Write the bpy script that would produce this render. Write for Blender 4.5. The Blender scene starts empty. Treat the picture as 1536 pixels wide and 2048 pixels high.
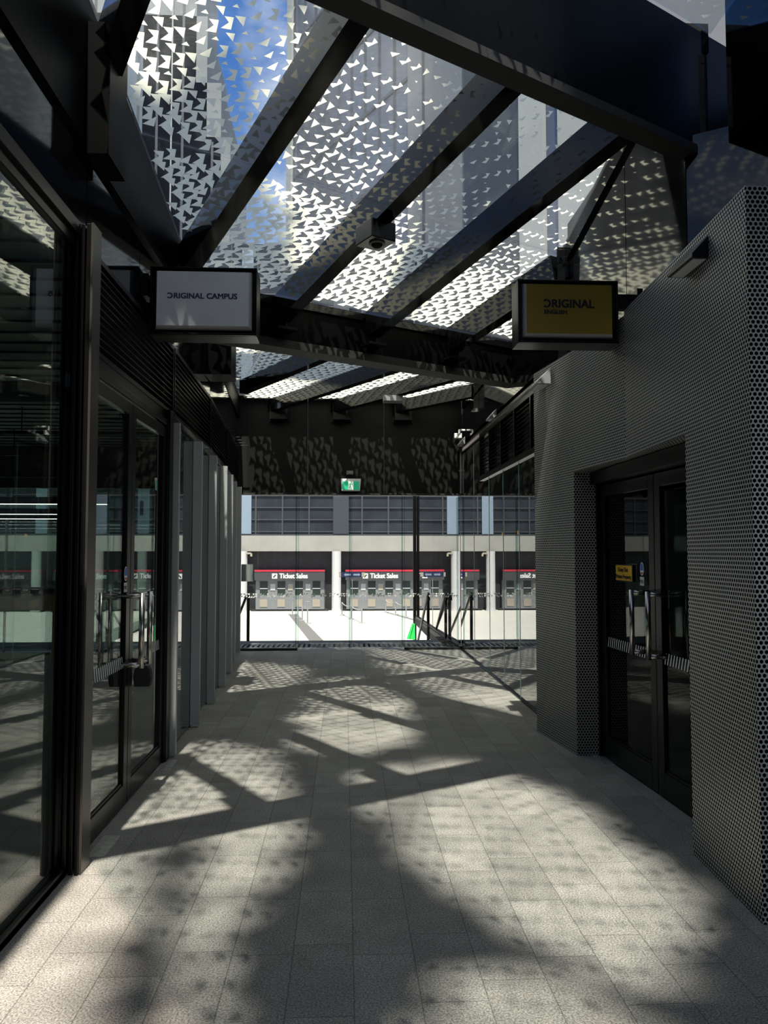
import bpy, math, random
from mathutils import Vector, Matrix
random.seed(7)
PI = math.pi
S = bpy.context.scene
COL = S.collection

# ------------------------------------------------------------------ camera
cam_d = bpy.data.cameras.new('camera'); cam = bpy.data.objects.new('camera', cam_d); COL.objects.link(cam)
cam_d.sensor_fit = 'VERTICAL'; cam_d.sensor_height = 36.0; cam_d.lens = 1538 / 2048 * 36.0
cam.location = (0, 0, 1.6); cam.rotation_euler = (math.radians(90 + 2.94), 0, math.radians(-2.94))
cam_d.clip_start = 0.05; cam_d.clip_end = 1000
S.camera = cam

# ------------------------------------------------------------------ sky, sun, exposure
S.view_settings.view_transform = 'Standard'; S.view_settings.look = 'None'
S.view_settings.exposure = 0.15; S.view_settings.gamma = 1.0; S.view_settings.use_curve_mapping = False
SKY_STRENGTH = 1.75
SUN_STRENGTH = 12.0
SUN_DIR = Vector((0.03, 1.0, -2.3))
w = bpy.data.worlds.new('sky'); S.world = w; w.use_nodes = True
nt = w.node_tree; nt.nodes.clear()
def N(t, k, **kw):
    n = t.nodes.new(k)
    for a, b in kw.items(): setattr(n, a, b)
    return n
tc = N(nt, 'ShaderNodeTexCoord'); mp = N(nt, 'ShaderNodeMapping'); mp.inputs['Scale'].default_value = (1, 1, 2.0)
mp.inputs['Location'].default_value = (1.35, 0.7, 0.1)
nz = N(nt, 'ShaderNodeTexNoise'); nz.inputs['Scale'].default_value = 2.1; nz.inputs['Detail'].default_value = 9; nz.inputs['Roughness'].default_value = 0.55
cr = N(nt, 'ShaderNodeValToRGB'); cr.color_ramp.elements[0].position = 0.46; cr.color_ramp.elements[1].position = 0.62
sep = N(nt, 'ShaderNodeSeparateXYZ'); zr = N(nt, 'ShaderNodeValToRGB')
zr.color_ramp.elements[0].color = (0.42, 0.50, 0.62, 1); zr.color_ramp.elements[1].color = (0.035, 0.12, 0.36, 1)
zr.color_ramp.elements[0].position = 0.0; zr.color_ramp.elements[1].position = 0.55
mx = N(nt, 'ShaderNodeMix', data_type='RGBA'); mx.inputs['B'].default_value = (0.74, 0.73, 0.72, 1)
bg = N(nt, 'ShaderNodeBackground'); bg.inputs['Strength'].default_value = SKY_STRENGTH; wo = N(nt, 'ShaderNodeOutputWorld')
L = nt.links.new
L(tc.outputs['Generated'], mp.inputs['Vector']); L(mp.outputs[0], nz.inputs['Vector']); L(nz.outputs['Fac'], cr.inputs[0])
L(tc.outputs['Generated'], sep.inputs[0]); L(sep.outputs['Z'], zr.inputs[0])
L(zr.outputs[0], mx.inputs['A']); L(cr.outputs[0], mx.inputs['Factor']); L(mx.outputs['Result'], bg.inputs[0]); L(bg.outputs[0], wo.inputs[0])
sd = bpy.data.lights.new('sun', 'SUN'); sd.energy = SUN_STRENGTH; sd.color = (1, 0.90, 0.77); sd.angle = math.radians(0.8)
sun = bpy.data.objects.new('sun', sd); COL.objects.link(sun); sun.location = (0, -20, 40)
sun.rotation_euler = SUN_DIR.to_track_quat('-Z', 'Y').to_euler()

# ------------------------------------------------------------------ materials
MATS = {}
def mat(name, col=(0.5, 0.5, 0.5), rough=0.5, metal=0.0, emit=None, es=1.0, var=0.0, vscale=6.0, bump=0.0, spec=0.5):
    m = bpy.data.materials.new(name); m.use_nodes = True; t = m.node_tree; b = t.nodes['Principled BSDF']
    b.inputs['Base Color'].default_value = (*col, 1); b.inputs['Roughness'].default_value = rough
    b.inputs['Metallic'].default_value = metal; b.inputs['Specular IOR Level'].default_value = spec
    if emit: b.inputs['Emission Color'].default_value = (*emit, 1); b.inputs['Emission Strength'].default_value = es
    if var or bump:
        c = N(t, 'ShaderNodeTexCoord'); n = N(t, 'ShaderNodeTexNoise'); n.inputs['Scale'].default_value = vscale; n.inputs['Detail'].default_value = 6
        t.links.new(c.outputs['Object'], n.inputs['Vector'])
        if var:
            r = N(t, 'ShaderNodeMapRange'); r.inputs['From Min'].default_value = 0.3; r.inputs['From Max'].default_value = 0.7
            r.inputs['To Min'].default_value = 1 - var; r.inputs['To Max'].default_value = 1 + var
            v = N(t, 'ShaderNodeVectorMath', operation='SCALE'); v.inputs[0].default_value = col
            t.links.new(n.outputs['Fac'], r.inputs['Value']); t.links.new(r.outputs[0], v.inputs['Scale']); t.links.new(v.outputs[0], b.inputs['Base Color'])
        if bump:
            bp = N(t, 'ShaderNodeBump'); bp.inputs['Strength'].default_value = bump; bp.inputs['Distance'].default_value = 0.01
            t.links.new(n.outputs['Fac'], bp.inputs['Height']); t.links.new(bp.outputs[0], b.inputs['Normal'])
    MATS[name] = m; return m
def glass(name, tint=(0.85, 0.92, 0.9), haze=0.0, ior=1.55, boost=1.0, hazecol=(0.8, 0.85, 0.9), floor_=0.0):
    m = bpy.data.materials.new(name); m.use_nodes = True; t = m.node_tree; t.nodes.clear()
    o = N(t, 'ShaderNodeOutputMaterial'); tr = N(t, 'ShaderNodeBsdfTransparent'); tr.inputs[0].default_value = (*tint, 1)
    gl = N(t, 'ShaderNodeBsdfGlossy'); gl.inputs['Roughness'].default_value = 0.0
    lw = N(t, 'ShaderNodeLayerWeight'); f0 = ((ior - 1) / (ior + 1)) ** 2
    fr = N(t, 'ShaderNodeMath', operation='MULTIPLY_ADD'); pw = N(t, 'ShaderNodeMath', operation='POWER'); pw.inputs[1].default_value = 5.0
    t.links.new(lw.outputs['Facing'], pw.inputs[0]); t.links.new(pw.outputs[0], fr.inputs[0]); fr.inputs[1].default_value = 1 - f0; fr.inputs[2].default_value = f0
    mm = N(t, 'ShaderNodeMath', operation='MULTIPLY_ADD'); mm.inputs[1].default_value = boost; mm.inputs[2].default_value = floor_; mm.use_clamp = True
    mix = N(t, 'ShaderNodeMixShader'); k = t.links.new
    k(fr.outputs[0], mm.inputs[0]); k(mm.outputs[0], mix.inputs[0]); k(tr.outputs[0], mix.inputs[1]); k(gl.outputs[0], mix.inputs[2])
    if haze:
        d = N(t, 'ShaderNodeBsdfTranslucent'); d.inputs[0].default_value = (*hazecol, 1)
        c = N(t, 'ShaderNodeTexCoord'); mpp = N(t, 'ShaderNodeMapping'); mpp.inputs['Scale'].default_value = (3, 14, 3); mpp.inputs['Rotation'].default_value = (0, 0, 0.9)
        n = N(t, 'ShaderNodeTexNoise'); n.inputs['Scale'].default_value = 6; n.inputs['Detail'].default_value = 8; n.inputs['Roughness'].default_value = 0.7
        r = N(t, 'ShaderNodeMapRange'); r.inputs['From Min'].default_value = 0.35; r.inputs['From Max'].default_value = 0.75; r.inputs['To Min'].default_value = haze * 0.5; r.inputs['To Max'].default_value = haze * 1.8
        m2 = N(t, 'ShaderNodeMixShader')
        k(c.outputs['Object'], mpp.inputs[0]); k(mpp.outputs[0], n.inputs['Vector']); k(n.outputs['Fac'], r.inputs['Value']); k(r.outputs[0], m2.inputs[0])
        k(mix.outputs[0], m2.inputs[1]); k(d.outputs[0], m2.inputs[2]); k(m2.outputs[0], o.inputs[0])
    else: k(mix.outputs[0], o.inputs[0])
    MATS[name] = m; return m

M_black = mat('black_paint', (0.004, 0.004, 0.0045), 0.3, spec=0.25)
M_panel = mat('glossy_dark_panel', (0.005, 0.0055, 0.007), 0.06, spec=0.5)
M_beam = mat('satin_black_steel', (0.003, 0.0032, 0.0034), 0.07, spec=0.25)
M_soft = mat('soft_black_steel', (0.0025, 0.0025, 0.003), 0.4, spec=0.05)
M_matte = mat('matte_black', (0.008, 0.008, 0.008), 0.7)
M_fascia = mat('charcoal_fascia', (0.007, 0.007, 0.0068), 0.5, spec=0.2, var=0.12, vscale=2)
M_bronze = mat('dark_bronze_frame', (0.007, 0.0066, 0.006), 0.30, metal=0.2, spec=0.3)
M_fin = mat('grey_fin_paint', (0.35, 0.365, 0.37), 0.5)
M_steel = mat('brushed_steel', (0.42, 0.40, 0.37), 0.22, metal=1.0)
M_plate = mat('worn_steel_plate', (0.62, 0.62, 0.60), 0.35, metal=0.7, var=0.25, vscale=25)
M_white = mat('white_plastic', (0.85, 0.85, 0.84), 0.4)
M_signwhite = mat('white_sign_face', (0.66, 0.70, 0.78), 0.45)
M_yellow = mat('mustard_sign_face', (0.33, 0.215, 0.010), 0.5)
M_tray = mat('aluminium_edge', (0.62, 0.62, 0.64), 0.4, metal=0.2)
M_navy = mat('navy_lettering', (0.035, 0.022, 0.11), 0.5)
M_ink = mat('black_lettering', (0.006, 0.006, 0.012), 0.5)
M_frit = None
M_lglass = glass('shopfront_glass', (0.62, 0.70, 0.67), ior=1.6, boost=1.5)
M_rglass = glass('mirror_dark_glass', (0.50, 0.60, 0.57), ior=1.6, boost=1.9, floor_=0.04)
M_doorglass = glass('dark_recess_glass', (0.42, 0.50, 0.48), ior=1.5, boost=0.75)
M_dglass = glass('clear_door_glass', (0.93, 0.96, 0.95), ior=1.4)
M_edge = mat('glass_edge', (0.35, 0.50, 0.46), 0.2, spec=1.0)
M_roofglass = glass('dusty_roof_glass', (0.86, 0.90, 0.90), haze=0.02, ior=1.5)
M_globe = glass('globe_glass', (0.93, 0.95, 0.95), ior=1.5, boost=1.8)
M_fil = mat('glowing_filament', (1, 0.4, 0.1), 0.5, emit=(1, 0.33, 0.06), es=6)
M_led = mat('led_strip', (1, 1, 1), 0.5, emit=(1, 0.95, 0.88), es=7)
M_conc = mat('pale_concrete', (0.24, 0.236, 0.222), 0.8, var=0.08, vscale=0.6)
M_colw = mat('white_column_paint', (0.42, 0.42, 0.435), 0.6)
M_plaza = mat('pale_plaza_paving', (0.36, 0.355, 0.34), 0.8, var=0.05, vscale=0.5)
M_band = mat('grey_paving_band', (0.11, 0.11, 0.11), 0.8)
M_dstone = mat('dark_slate_cladding', (0.012, 0.014, 0.018), 0.5, var=0.35, vscale=1.5)
M_bglass = mat('blue_grey_glazing', (0.020, 0.024, 0.032), 0.35, spec=0.25, var=0.3, vscale=0.7)
M_mull = mat('slate_mullion', (0.035, 0.041, 0.05), 0.5)
M_bluep = mat('pale_blue_panel', (0.17, 0.22, 0.29), 0.5)
M_booth = mat('booth_grey_panel', (0.145, 0.152, 0.162), 0.5)
M_bsign = mat('booth_sign_grey', (0.035, 0.035, 0.04), 0.5)
M_red = mat('red_trim', (0.35, 0.012, 0.03), 0.5)
M_hatch = mat('beige_hatch', (0.25, 0.22, 0.18), 0.6)
M_paper = mat('white_paper', (0.34, 0.345, 0.355), 0.6)
M_cream = mat('cream_paper', (0.28, 0.26, 0.21), 0.6)
M_txt = mat('white_lettering', (0.62, 0.62, 0.62), 0.5)
M_green = mat('exit_green', (0.02, 0.42, 0.22), 0.4, emit=(0.02, 0.42, 0.22), es=0.35)
M_exitw = mat('exit_white', (0.8, 0.8, 0.75), 0.4, emit=(0.8, 0.8, 0.7), es=0.4)
M_lime = mat('bright_green_cover', (0.03, 0.70, 0.12), 0.5)
M_blue = mat('sticker_blue', (0.03, 0.10, 0.5), 0.5)
M_dnavy = mat('dark_navy', (0.01, 0.015, 0.06), 0.5)
M_grey = mat('mid_grey', (0.22, 0.23, 0.24), 0.5)
M_wood = mat('pale_timber', (0.42, 0.27, 0.13), 0.5, var=0.2, vscale=9)
M_turf = mat('green_mat', (0.03, 0.16, 0.05), 0.8)
M_ceil = mat('grey_soffit', (0.45, 0.46, 0.44), 0.7, var=0.1, vscale=1.5)
M_decal = mat('frosted_decal', (0.80, 0.82, 0.80), 0.6)
M_stone = mat('grey_stone_tower', (0.15, 0.165, 0.175), 0.6, var=0.25, vscale=0.12)
M_stone2 = mat('pale_stone_tower', (0.13, 0.137, 0.145), 0.6, var=0.15, vscale=0.12)
M_pier = mat('white_pier', (0.27, 0.28, 0.275), 0.6)
M_tglass = mat('tower_reflective_glazing', (0.07, 0.085, 0.125), 0.1, metal=0.25, spec=0.5)
M_tglass2 = mat('tower_dark_glazing', (0.028, 0.033, 0.038), 0.2, spec=0.4)
M_line = mat('tower_joint', (0.03, 0.035, 0.045), 0.5)
M_amber = mat('amber_sign', (0.75, 0.42, 0.01), 0.5)
M_grate = mat('grate_steel', (0.17, 0.18, 0.20), 0.35, metal=0.6)
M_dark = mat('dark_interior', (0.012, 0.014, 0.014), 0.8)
M_rope = mat('rope', (0.3, 0.3, 0.3), 0.6)

def frit_material():
    m = bpy.data.materials.new('cream_frit'); m.use_nodes = True; t = m.node_tree; t.nodes.clear()
    o = N(t, 'ShaderNodeOutputMaterial'); d = N(t, 'ShaderNodeBsdfDiffuse'); d.inputs[0].default_value = (0.93, 0.89, 0.72, 1)
    tr = N(t, 'ShaderNodeBsdfTranslucent'); tr.inputs[0].default_value = (0.95, 0.91, 0.74, 1); mi = N(t, 'ShaderNodeMixShader'); mi.inputs[0].default_value = 0.72
    t.links.new(d.outputs[0], mi.inputs[1]); t.links.new(tr.outputs[0], mi.inputs[2]); t.links.new(mi.outputs[0], o.inputs[0]); return m
M_frit = frit_material()

def math_(t, op, a, b=None, c=None):
    n = N(t, 'ShaderNodeMath', operation=op)
    for i, v in enumerate((a, b, c)):
        if v is None: continue
        if isinstance(v, (int, float)): n.inputs[i].default_value = v
        else: t.links.new(v, n.inputs[i])
    return n.outputs[0]
def perforated(name, a=0.0235, r=0.0086, col=(0.44, 0.445, 0.435)):
    m = bpy.data.materials.new(name); m.use_nodes = True; t = m.node_tree; b = t.nodes['Principled BSDF']; k = t.links.new
    uv = N(t, 'ShaderNodeUVMap'); sp = N(t, 'ShaderNodeSeparateXYZ'); k(uv.outputs[0], sp.inputs[0])
    h = a * math.sqrt(3)
    def grid(ou, ov):
        u = math_(t, 'MULTIPLY', math_(t, 'SUBTRACT', math_(t, 'FRACT', math_(t, 'ADD', math_(t, 'DIVIDE', sp.outputs[0], a), 100 + ou)), 0.5), a)
        v = math_(t, 'MULTIPLY', math_(t, 'SUBTRACT', math_(t, 'FRACT', math_(t, 'ADD', math_(t, 'DIVIDE', sp.outputs[1], h), 100 + ov)), 0.5), h)
        return math_(t, 'SQRT', math_(t, 'ADD', math_(t, 'MULTIPLY', u, u), math_(t, 'MULTIPLY', v, v)))
    d = math_(t, 'MINIMUM', grid(0, 0), grid(0.5, 0.5))
    hole = N(t, 'ShaderNodeMapRange'); hole.inputs['From Min'].default_value = r * 0.92; hole.inputs['From Max'].default_value = r * 1.08
    hole.inputs['To Min'].default_value = 1; hole.inputs['To Max'].default_value = 0; k(d, hole.inputs['Value'])
    mi = N(t, 'ShaderNodeMix', data_type='RGBA'); mi.inputs['A'].default_value = (*col, 1); mi.inputs['B'].default_value = (0.004, 0.004, 0.004, 1)
    k(hole.outputs[0], mi.inputs['Factor']); k(mi.outputs['Result'], b.inputs['Base Color'])
    b.inputs['Roughness'].default_value = 0.42; b.inputs['Metallic'].default_value = 0.35
    s = math_(t, 'MULTIPLY', math_(t, 'SUBTRACT', 1.0, hole.outputs[0]), 0.6); k(s, b.inputs['Specular IOR Level'])
    bp = N(t, 'ShaderNodeBump'); bp.inputs['Strength'].default_value = 0.35; bp.inputs['Distance'].default_value = 0.004; bp.invert = True
    k(hole.outputs[0], bp.inputs['Height']); k(bp.outputs[0], b.inputs['Normal'])
    return m
M_perf = perforated('perforated_grey_metal')

def paver_material():
    m = bpy.data.materials.new('granite_pavers'); m.use_nodes = True; t = m.node_tree; b = t.nodes['Principled BSDF']; k = t.links.new
    tc = N(t, 'ShaderNodeTexCoord'); sp = N(t, 'ShaderNodeSeparateXYZ'); k(tc.outputs['Object'], sp.inputs[0])
    X, Y = sp.outputs[0], sp.outputs[1]
    W, LN = 0.24, 0.49
    cu = math_(t, 'DIVIDE', math_(t, 'SUBTRACT', X, 0.039 - 2.4), W); ci = math_(t, 'FLOOR', cu); cf = math_(t, 'FRACT', cu)
    wn = N(t, 'ShaderNodeTexWhiteNoise', noise_dimensions='1D'); k(ci, wn.inputs['W'])
    rv = math_(t, 'ADD', math_(t, 'DIVIDE', math_(t, 'ADD', Y, 20 - 5.35), LN), math_(t, 'MULTIPLY', wn.outputs['Value'], math_(t, 'GREATER_THAN', Y, -100)))
    ri = math_(t, 'FLOOR', rv); rf = math_(t, 'FRACT', rv)
    def dist(f, s): return math_(t, 'MULTIPLY', math_(t, 'MINIMUM', f, math_(t, 'SUBTRACT', 1.0, f)), s)
    de = math_(t, 'MINIMUM', dist(cf, W), dist(rf, LN))
    de = math_(t, 'MINIMUM', de, math_(t, 'ABSOLUTE', math_(t, 'SUBTRACT', Y, 5.35)))
    j = N(t, 'ShaderNodeMapRange'); j.inputs['From Min'].default_value = 0.0012; j.inputs['From Max'].default_value = 0.0028; j.inputs['To Min'].default_value = 0.42; j.inputs['To Max'].default_value = 1.0; k(de, j.inputs['Value'])
    cb = N(t, 'ShaderNodeCombineXYZ'); k(ci, cb.inputs[0]); k(ri, cb.inputs[1]); w2 = N(t, 'ShaderNodeTexWhiteNoise', noise_dimensions='3D'); k(cb.outputs[0], w2.inputs['Vector'])
    tile = math_(t, 'MULTIPLY_ADD', w2.outputs['Value'], 0.30, 0.85)
    n1 = N(t, 'ShaderNodeTexNoise'); n1.inputs['Scale'].default_value = 130; n1.inputs['Detail'].default_value = 3; n1.inputs['Roughness'].default_value = 0.7; k(tc.outputs['Object'], n1.inputs['Vector'])
    n2 = N(t, 'ShaderNodeTexNoise'); n2.inputs['Scale'].default_value = 5; n2.inputs['Detail'].default_value = 6; k(tc.outputs['Object'], n2.inputs['Vector'])
    g = N(t, 'ShaderNodeMapRange'); g.inputs['From Min'].default_value = 0.36; g.inputs['From Max'].default_value = 0.64; g.inputs['To Min'].default_value = 0.36; g.inputs['To Max'].default_value = 1.75; k(n1.outputs['Fac'], g.inputs['Value'])
    g2 = N(t, 'ShaderNodeMapRange'); g2.inputs['From Min'].default_value = 0.3; g2.inputs['From Max'].default_value = 0.7; g2.inputs['To Min'].default_value = 0.85; g2.inputs['To Max'].default_value = 1.13; k(n2.outputs['Fac'], g2.inputs['Value'])
    f = math_(t, 'MULTIPLY', math_(t, 'MULTIPLY', g.outputs[0], g2.outputs[0]), math_(t, 'MULTIPLY', j.outputs[0], tile))
    v = N(t, 'ShaderNodeVectorMath', operation='SCALE'); v.inputs[0].default_value = (0.205, 0.199, 0.186); k(f, v.inputs['Scale']); k(v.outputs[0], b.inputs['Base Color'])
    b.inputs['Roughness'].default_value = 0.62
    bp = N(t, 'ShaderNodeBump'); bp.inputs['Strength'].default_value = 0.25; bp.inputs['Distance'].default_value = 0.002; k(n1.outputs['Fac'], bp.inputs['Height']); k(bp.outputs[0], b.inputs['Normal'])
    return m
M_paver = paver_material()

# ------------------------------------------------------------------ mesh helpers
class MB:
    def __init__(s): s.v = []; s.f = []; s.m = []
    def face(s, pts, mi=0):
        i = len(s.v); s.v += [tuple(p) for p in pts]; s.f.append(tuple(range(i, i + len(pts)))); s.m.append(mi); return s
    def box(s, x0, x1, y0, y1, z0, z1, mi=0):
        if x0 > x1: x0, x1 = x1, x0
        if y0 > y1: y0, y1 = y1, y0
        if z0 > z1: z0, z1 = z1, z0
        return s.hexa([(x0, y0, z0), (x1, y0, z0), (x1, y1, z0), (x0, y1, z0)], [(x0, y0, z1), (x1, y0, z1), (x1, y1, z1), (x0, y1, z1)], mi)
    def hexa(s, lo, hi, mi=0):      # matching rings, counter-clockwise seen from above
        n = len(lo); i = len(s.v); s.v += [tuple(p) for p in lo] + [tuple(p) for p in hi]
        s.f.append(tuple(i + k for k in reversed(range(n)))); s.f.append(tuple(i + n + k for k in range(n))); s.m += [mi, mi]
        for k in range(n):
            q = (k + 1) % n; s.f.append((i + k, i + q, i + n + q, i + n + k)); s.m.append(mi)
        return s
    def prism(s, poly, z0, z1, mi=0): return s.hexa([(x, y, z0) for x, y in poly], [(x, y, z1) for x, y in poly], mi)
    def bar(s, p, q, wd, ht, up=(0, 0, 1), mi=0):   # rectangular bar between two centre-line points
        p, q = Vector(p), Vector(q); d = (q - p).normalized(); sd_ = d.cross(Vector(up))
        if sd_.length < 1e-6: sd_ = Vector((1, 0, 0))
        sd_.normalize(); u = sd_.cross(d).normalized(); a, b = sd_ * wd / 2, u * ht / 2
        r = [-a - b, a - b, a + b, -a + b]
        i = len(s.v); s.v += [tuple(p + o) for o in r] + [tuple(q + o) for o in r]
        for k in range(4): z = (k + 1) % 4; s.f.append((i + k, i + z, i + 4 + z, i + 4 + k)); s.m.append(mi)
        s.f.append((i + 3, i + 2, i + 1, i)); s.f.append((i + 4, i + 5, i + 6, i + 7)); s.m += [mi, mi]; return s
    def tube(s, pts, r, n=12, mi=0, closed=False):
        pts = [Vector(p) for p in pts]; rings = []; ref = None
        for k, p in enumerate(pts):
            a = pts[k - 1] if k or closed else p; b = pts[(k + 1) % len(pts)] if k < len(pts) - 1 or closed else p
            d = (b - a).normalized()
            if ref is None: ref = d.orthogonal().normalized()
            ref = (ref - d * ref.dot(d)).normalized(); t = d.cross(ref); i = len(s.v); rr = r[k] if isinstance(r, (list, tuple)) else r
            s.v += [tuple(p + ref * math.cos(2 * PI * j / n) * rr + t * math.sin(2 * PI * j / n) * rr) for j in range(n)]; rings.append(i)
        prs = list(zip(rings, rings[1:])) + ([(rings[-1], rings[0])] if closed else [])
        for a, b in prs:
            for j in range(n): q = (j + 1) % n; s.f.append((a + j, a + q, b + q, b + j)); s.m.append(mi)
        if not closed:
            s.f.append(tuple(reversed(range(rings[0], rings[0] + n)))); s.f.append(tuple(range(rings[-1], rings[-1] + n))); s.m += [mi, mi]
        return s
    def sphere(s, c, r, n=24, m=14, mi=0):
        pr = [(max(1e-4, math.sin(PI * k / m)) * r, -math.cos(PI * k / m) * r) for k in range(m + 1)]
        return s.lathe(c, pr, n, mi)
    def lathe(s, c, prof, n=24, mi=0):
        i0 = len(s.v)
        for r, z in prof: s.v += [(c[0] + r * math.cos(2 * PI * j / n), c[1] + r * math.sin(2 * PI * j / n), c[2] + z) for j in range(n)]
        for k in range(len(prof) - 1):
            for j in range(n): q = (j + 1) % n; a = i0 + k * n; s.f.append((a + j, a + q, a + n + q, a + n + j)); s.m.append(mi)
        return s
    def build(s, name, mats, parent=None, bevel=0.0, smooth=False, origin=None, kind=None, label=None):
        if not isinstance(mats, (list, tuple)): mats = [mats]
        me = bpy.data.meshes.new(name)
        if origin is None:
            if parent is not None and parent.type == 'EMPTY' and 'w' in parent: origin = Vector(parent['w'])
            elif parent is not None: origin = Vector(parent.get('w', (0, 0, 0)))
            else:
                xs = [v[0] for v in s.v]; ys = [v[1] for v in s.v]; zs = [v[2] for v in s.v]
                origin = Vector(((min(xs) + max(xs)) / 2, (min(ys) + max(ys)) / 2, min(zs)))
                if kind == 'structure': origin = Vector((0, 0, 0))
        origin = Vector(origin)
        me.from_pydata([tuple(Vector(v) - origin) for v in s.v], [], s.f)
        for m in mats: me.materials.append(m)
        uvl = me.uv_layers.new(name='UVMap')
        for p, mi in zip(me.polygons, s.m):
            p.material_index = mi; p.use_smooth = smooth
        me.update()
        for p in me.polygons:
            n = p.normal; ax = max(range(3), key=lambda k: abs(n[k]))
            for li in p.loop_indices:
                c = Vector(me.vertices[me.loops[li].vertex_index].co) + origin
                uvl.data[li].uv = (c[1], c[2]) if ax == 0 else ((c[0], c[2]) if ax == 1 else (c[0], c[1]))
        o = bpy.data.objects.new(name, me); COL.objects.link(o)
        if parent is not None: o.parent = parent; o.location = origin - Vector(parent.get('w', (0, 0, 0)))
        else: o.location = origin
        o['w'] = list(origin)
        if bevel:
            b = o.modifiers.new('bevel', 'BEVEL'); b.width = bevel; b.segments = 2; b.limit_method = 'ANGLE'
        if kind: o['kind'] = kind
        if label: o['label'] = label
        return o
def tag(o, label, cat, group=None):
    o['label'] = label; o['category'] = cat
    if group: o['group'] = group
    return o
def thing(name, loc, label, cat, group=None):
    o = bpy.data.objects.new(name, None); COL.objects.link(o); o.location = loc; o['w'] = list(loc); o.empty_display_size = 0.1
    return tag(o, label, cat, group)
def sthing(name, loc):
    o = bpy.data.objects.new(name, None); COL.objects.link(o); o.location = loc; o['w'] = list(loc); o['kind'] = 'structure'; return o
def text_mb(txt, size, origin, ux, uz, depth=0.002, bold=0.0, mirror=False, align='LEFT', width=None):
    """lettering as a mesh; ux = reading direction, uz = up direction"""
    cu = bpy.data.curves.new('t', 'FONT'); cu.body = txt; cu.size = size; cu.extrude = depth; cu.align_x = 'LEFT'; cu.resolution_u = 3
    ob = bpy.data.objects.new('t', cu); COL.objects.link(ob); dg = bpy.context.evaluated_depsgraph_get(); me = bpy.data.meshes.new_from_object(ob.evaluated_get(dg))
    xs = [v.co.x for v in me.vertices] or [0]; x0, x1 = min(xs), max(xs); sx = 1.0
    if width: sx = width / (x1 - x0)
    ux, uz = Vector(ux).normalized(), Vector(uz).normalized(); nn = ux.cross(uz); mb = MB()
    wd = (x1 - x0) * sx; off = {'LEFT': 0, 'CENTER': -wd / 2, 'RIGHT': -wd}[align]
    for q, (ox, oz) in enumerate([(0, 0)] if not bold else [(-bold, -bold * .6), (bold, -bold * .6), (bold, bold * .6), (-bold, bold * .6), (0, 0)]):
        i0 = len(mb.v)
        for v in me.vertices:
            x = (v.co.x - x0) * sx
            if mirror: x = wd - x
            mb.v.append(tuple(Vector(origin) + ux * (x + off + ox) + uz * (v.co.y + oz) + nn * (v.co.z + q * depth * .02)))
        for p in me.polygons: vs = tuple(i0 + k for k in p.vertices); mb.f.append(tuple(reversed(vs)) if mirror else vs); mb.m.append(0)
    bpy.data.objects.remove(ob); bpy.data.curves.remove(cu); bpy.data.meshes.remove(me)
    mb.w = wd
    return mb

# ================================================================== STRUCTURE
LX, RX = -1.40, 2.05           # left facade line, right upper wall line
LWP = [(-99, -1.40), (6.2, -1.40), (7.17, -1.41), (8.23, -1.45), (9.24, -1.49), (10.28, -1.57), (11.24, -1.66), (12.6, -1.74)]
def lwx(y):
    for (a, u), (b, v) in zip(LWP, LWP[1:]):
        if y <= b: return u + (v - u) * (y - a) / (b - a)
    return LWP[-1][1]
MB().box(-13, 9, -8, 13.0, -0.12, 0).build('floor', M_paver, kind='structure')
MB().box(-13, 9, 13.78, 13.98, -0.5, 0).build('trim_1', M_band, kind='structure')     # nosing at the stair head
mb = MB()
for i in range(20): mb.box(-13, 9, 13.98 + i * 0.3, 14.28 + i * 0.3, -3.6, -0.165 * (i + 1))
mb.build('stair_flight', M_conc, kind='structure')
MB().box(-90, 90, 19.9, 170, -3.6, -3.3).build('plaza_ground', M_plaza, kind='structure')
MB().box(-90, 90, -60, -8.0, -3.6, -0.12).build('street_ground', M_band, kind='structure')

# --- roof grid coordinates (s along cross beams, t along rafters towards the camera)
A0 = Vector((-0.848, 7.262, 4.07)); E1 = Vector((0.868, 0.497, 0)); E2 = Vector((0.497, -0.868, 0)) ; KR = 0.187 / 0.868 * 0.868
def rz(t):    # height of the glass
    if t <= 0: return 4.07
    return 4.07 + 0.187 * t * 1.0
T1 = 3.76 * 1.152      # distance along the slope plan to the near cross beam (metres in plan)
# plan distance along E2; slope 0.187 per plan metre
def G(s, t, dz=0.0):
    p = A0 + E1 * s + E2 * t; z = 4.07 + (0.187 * min(t, 4.5) if t > 0 else 0); return Vector((p.x, p.y, z + dz))
def ST(x, y):
    d = Vector((x, y, 0)) - Vector((A0.x, A0.y, 0)); return d.dot(E1), d.dot(E2)
TB = 3.86 ; TSEAM = 1.65
def clip(poly, a, b, c):      # keep a*x+b*y<=c
    out = []
    for i, p in enumerate(poly):
        q = poly[(i + 1) % len(poly)]; dp = a * p[0] + b * p[1] - c; dq = a * q[0] + b * q[1] - c
        if dp <= 0: out.append(p)
        if dp * dq < 0: k = dp / (dp - dq); out.append((p[0] + (q[0] - p[0]) * k, p[1] + (q[1] - p[1]) * k))
    return out
def inside(poly, x, y):
    n = len(poly); s0 = None
    for i in range(n):
        x0, y0 = poly[i]; x1, y1 = poly[(i + 1) % n]; c = (x1 - x0) * (y - y0) - (y1 - y0) * (x - x0)
        if abs(c) < 1e-9: continue
        if s0 is None: s0 = c > 0
        elif (c > 0) != s0: return False
    return True
CHEV = [(0.0, 0.72), (0.62, 1.0), (1.1, 0.12), (0.52, -0.1), (0.66, 0.42)]
TRI = [(0.15, 0.0), (0.45, 0.95), (0.85, 0.25)]
FLAT = [(0.0, 0.35), (0.55, 0.72), (1.0, 0.0)]
SML = [(0.1, 0.35), (0.62, 0.62), (0.55, 0.2)]
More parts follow.
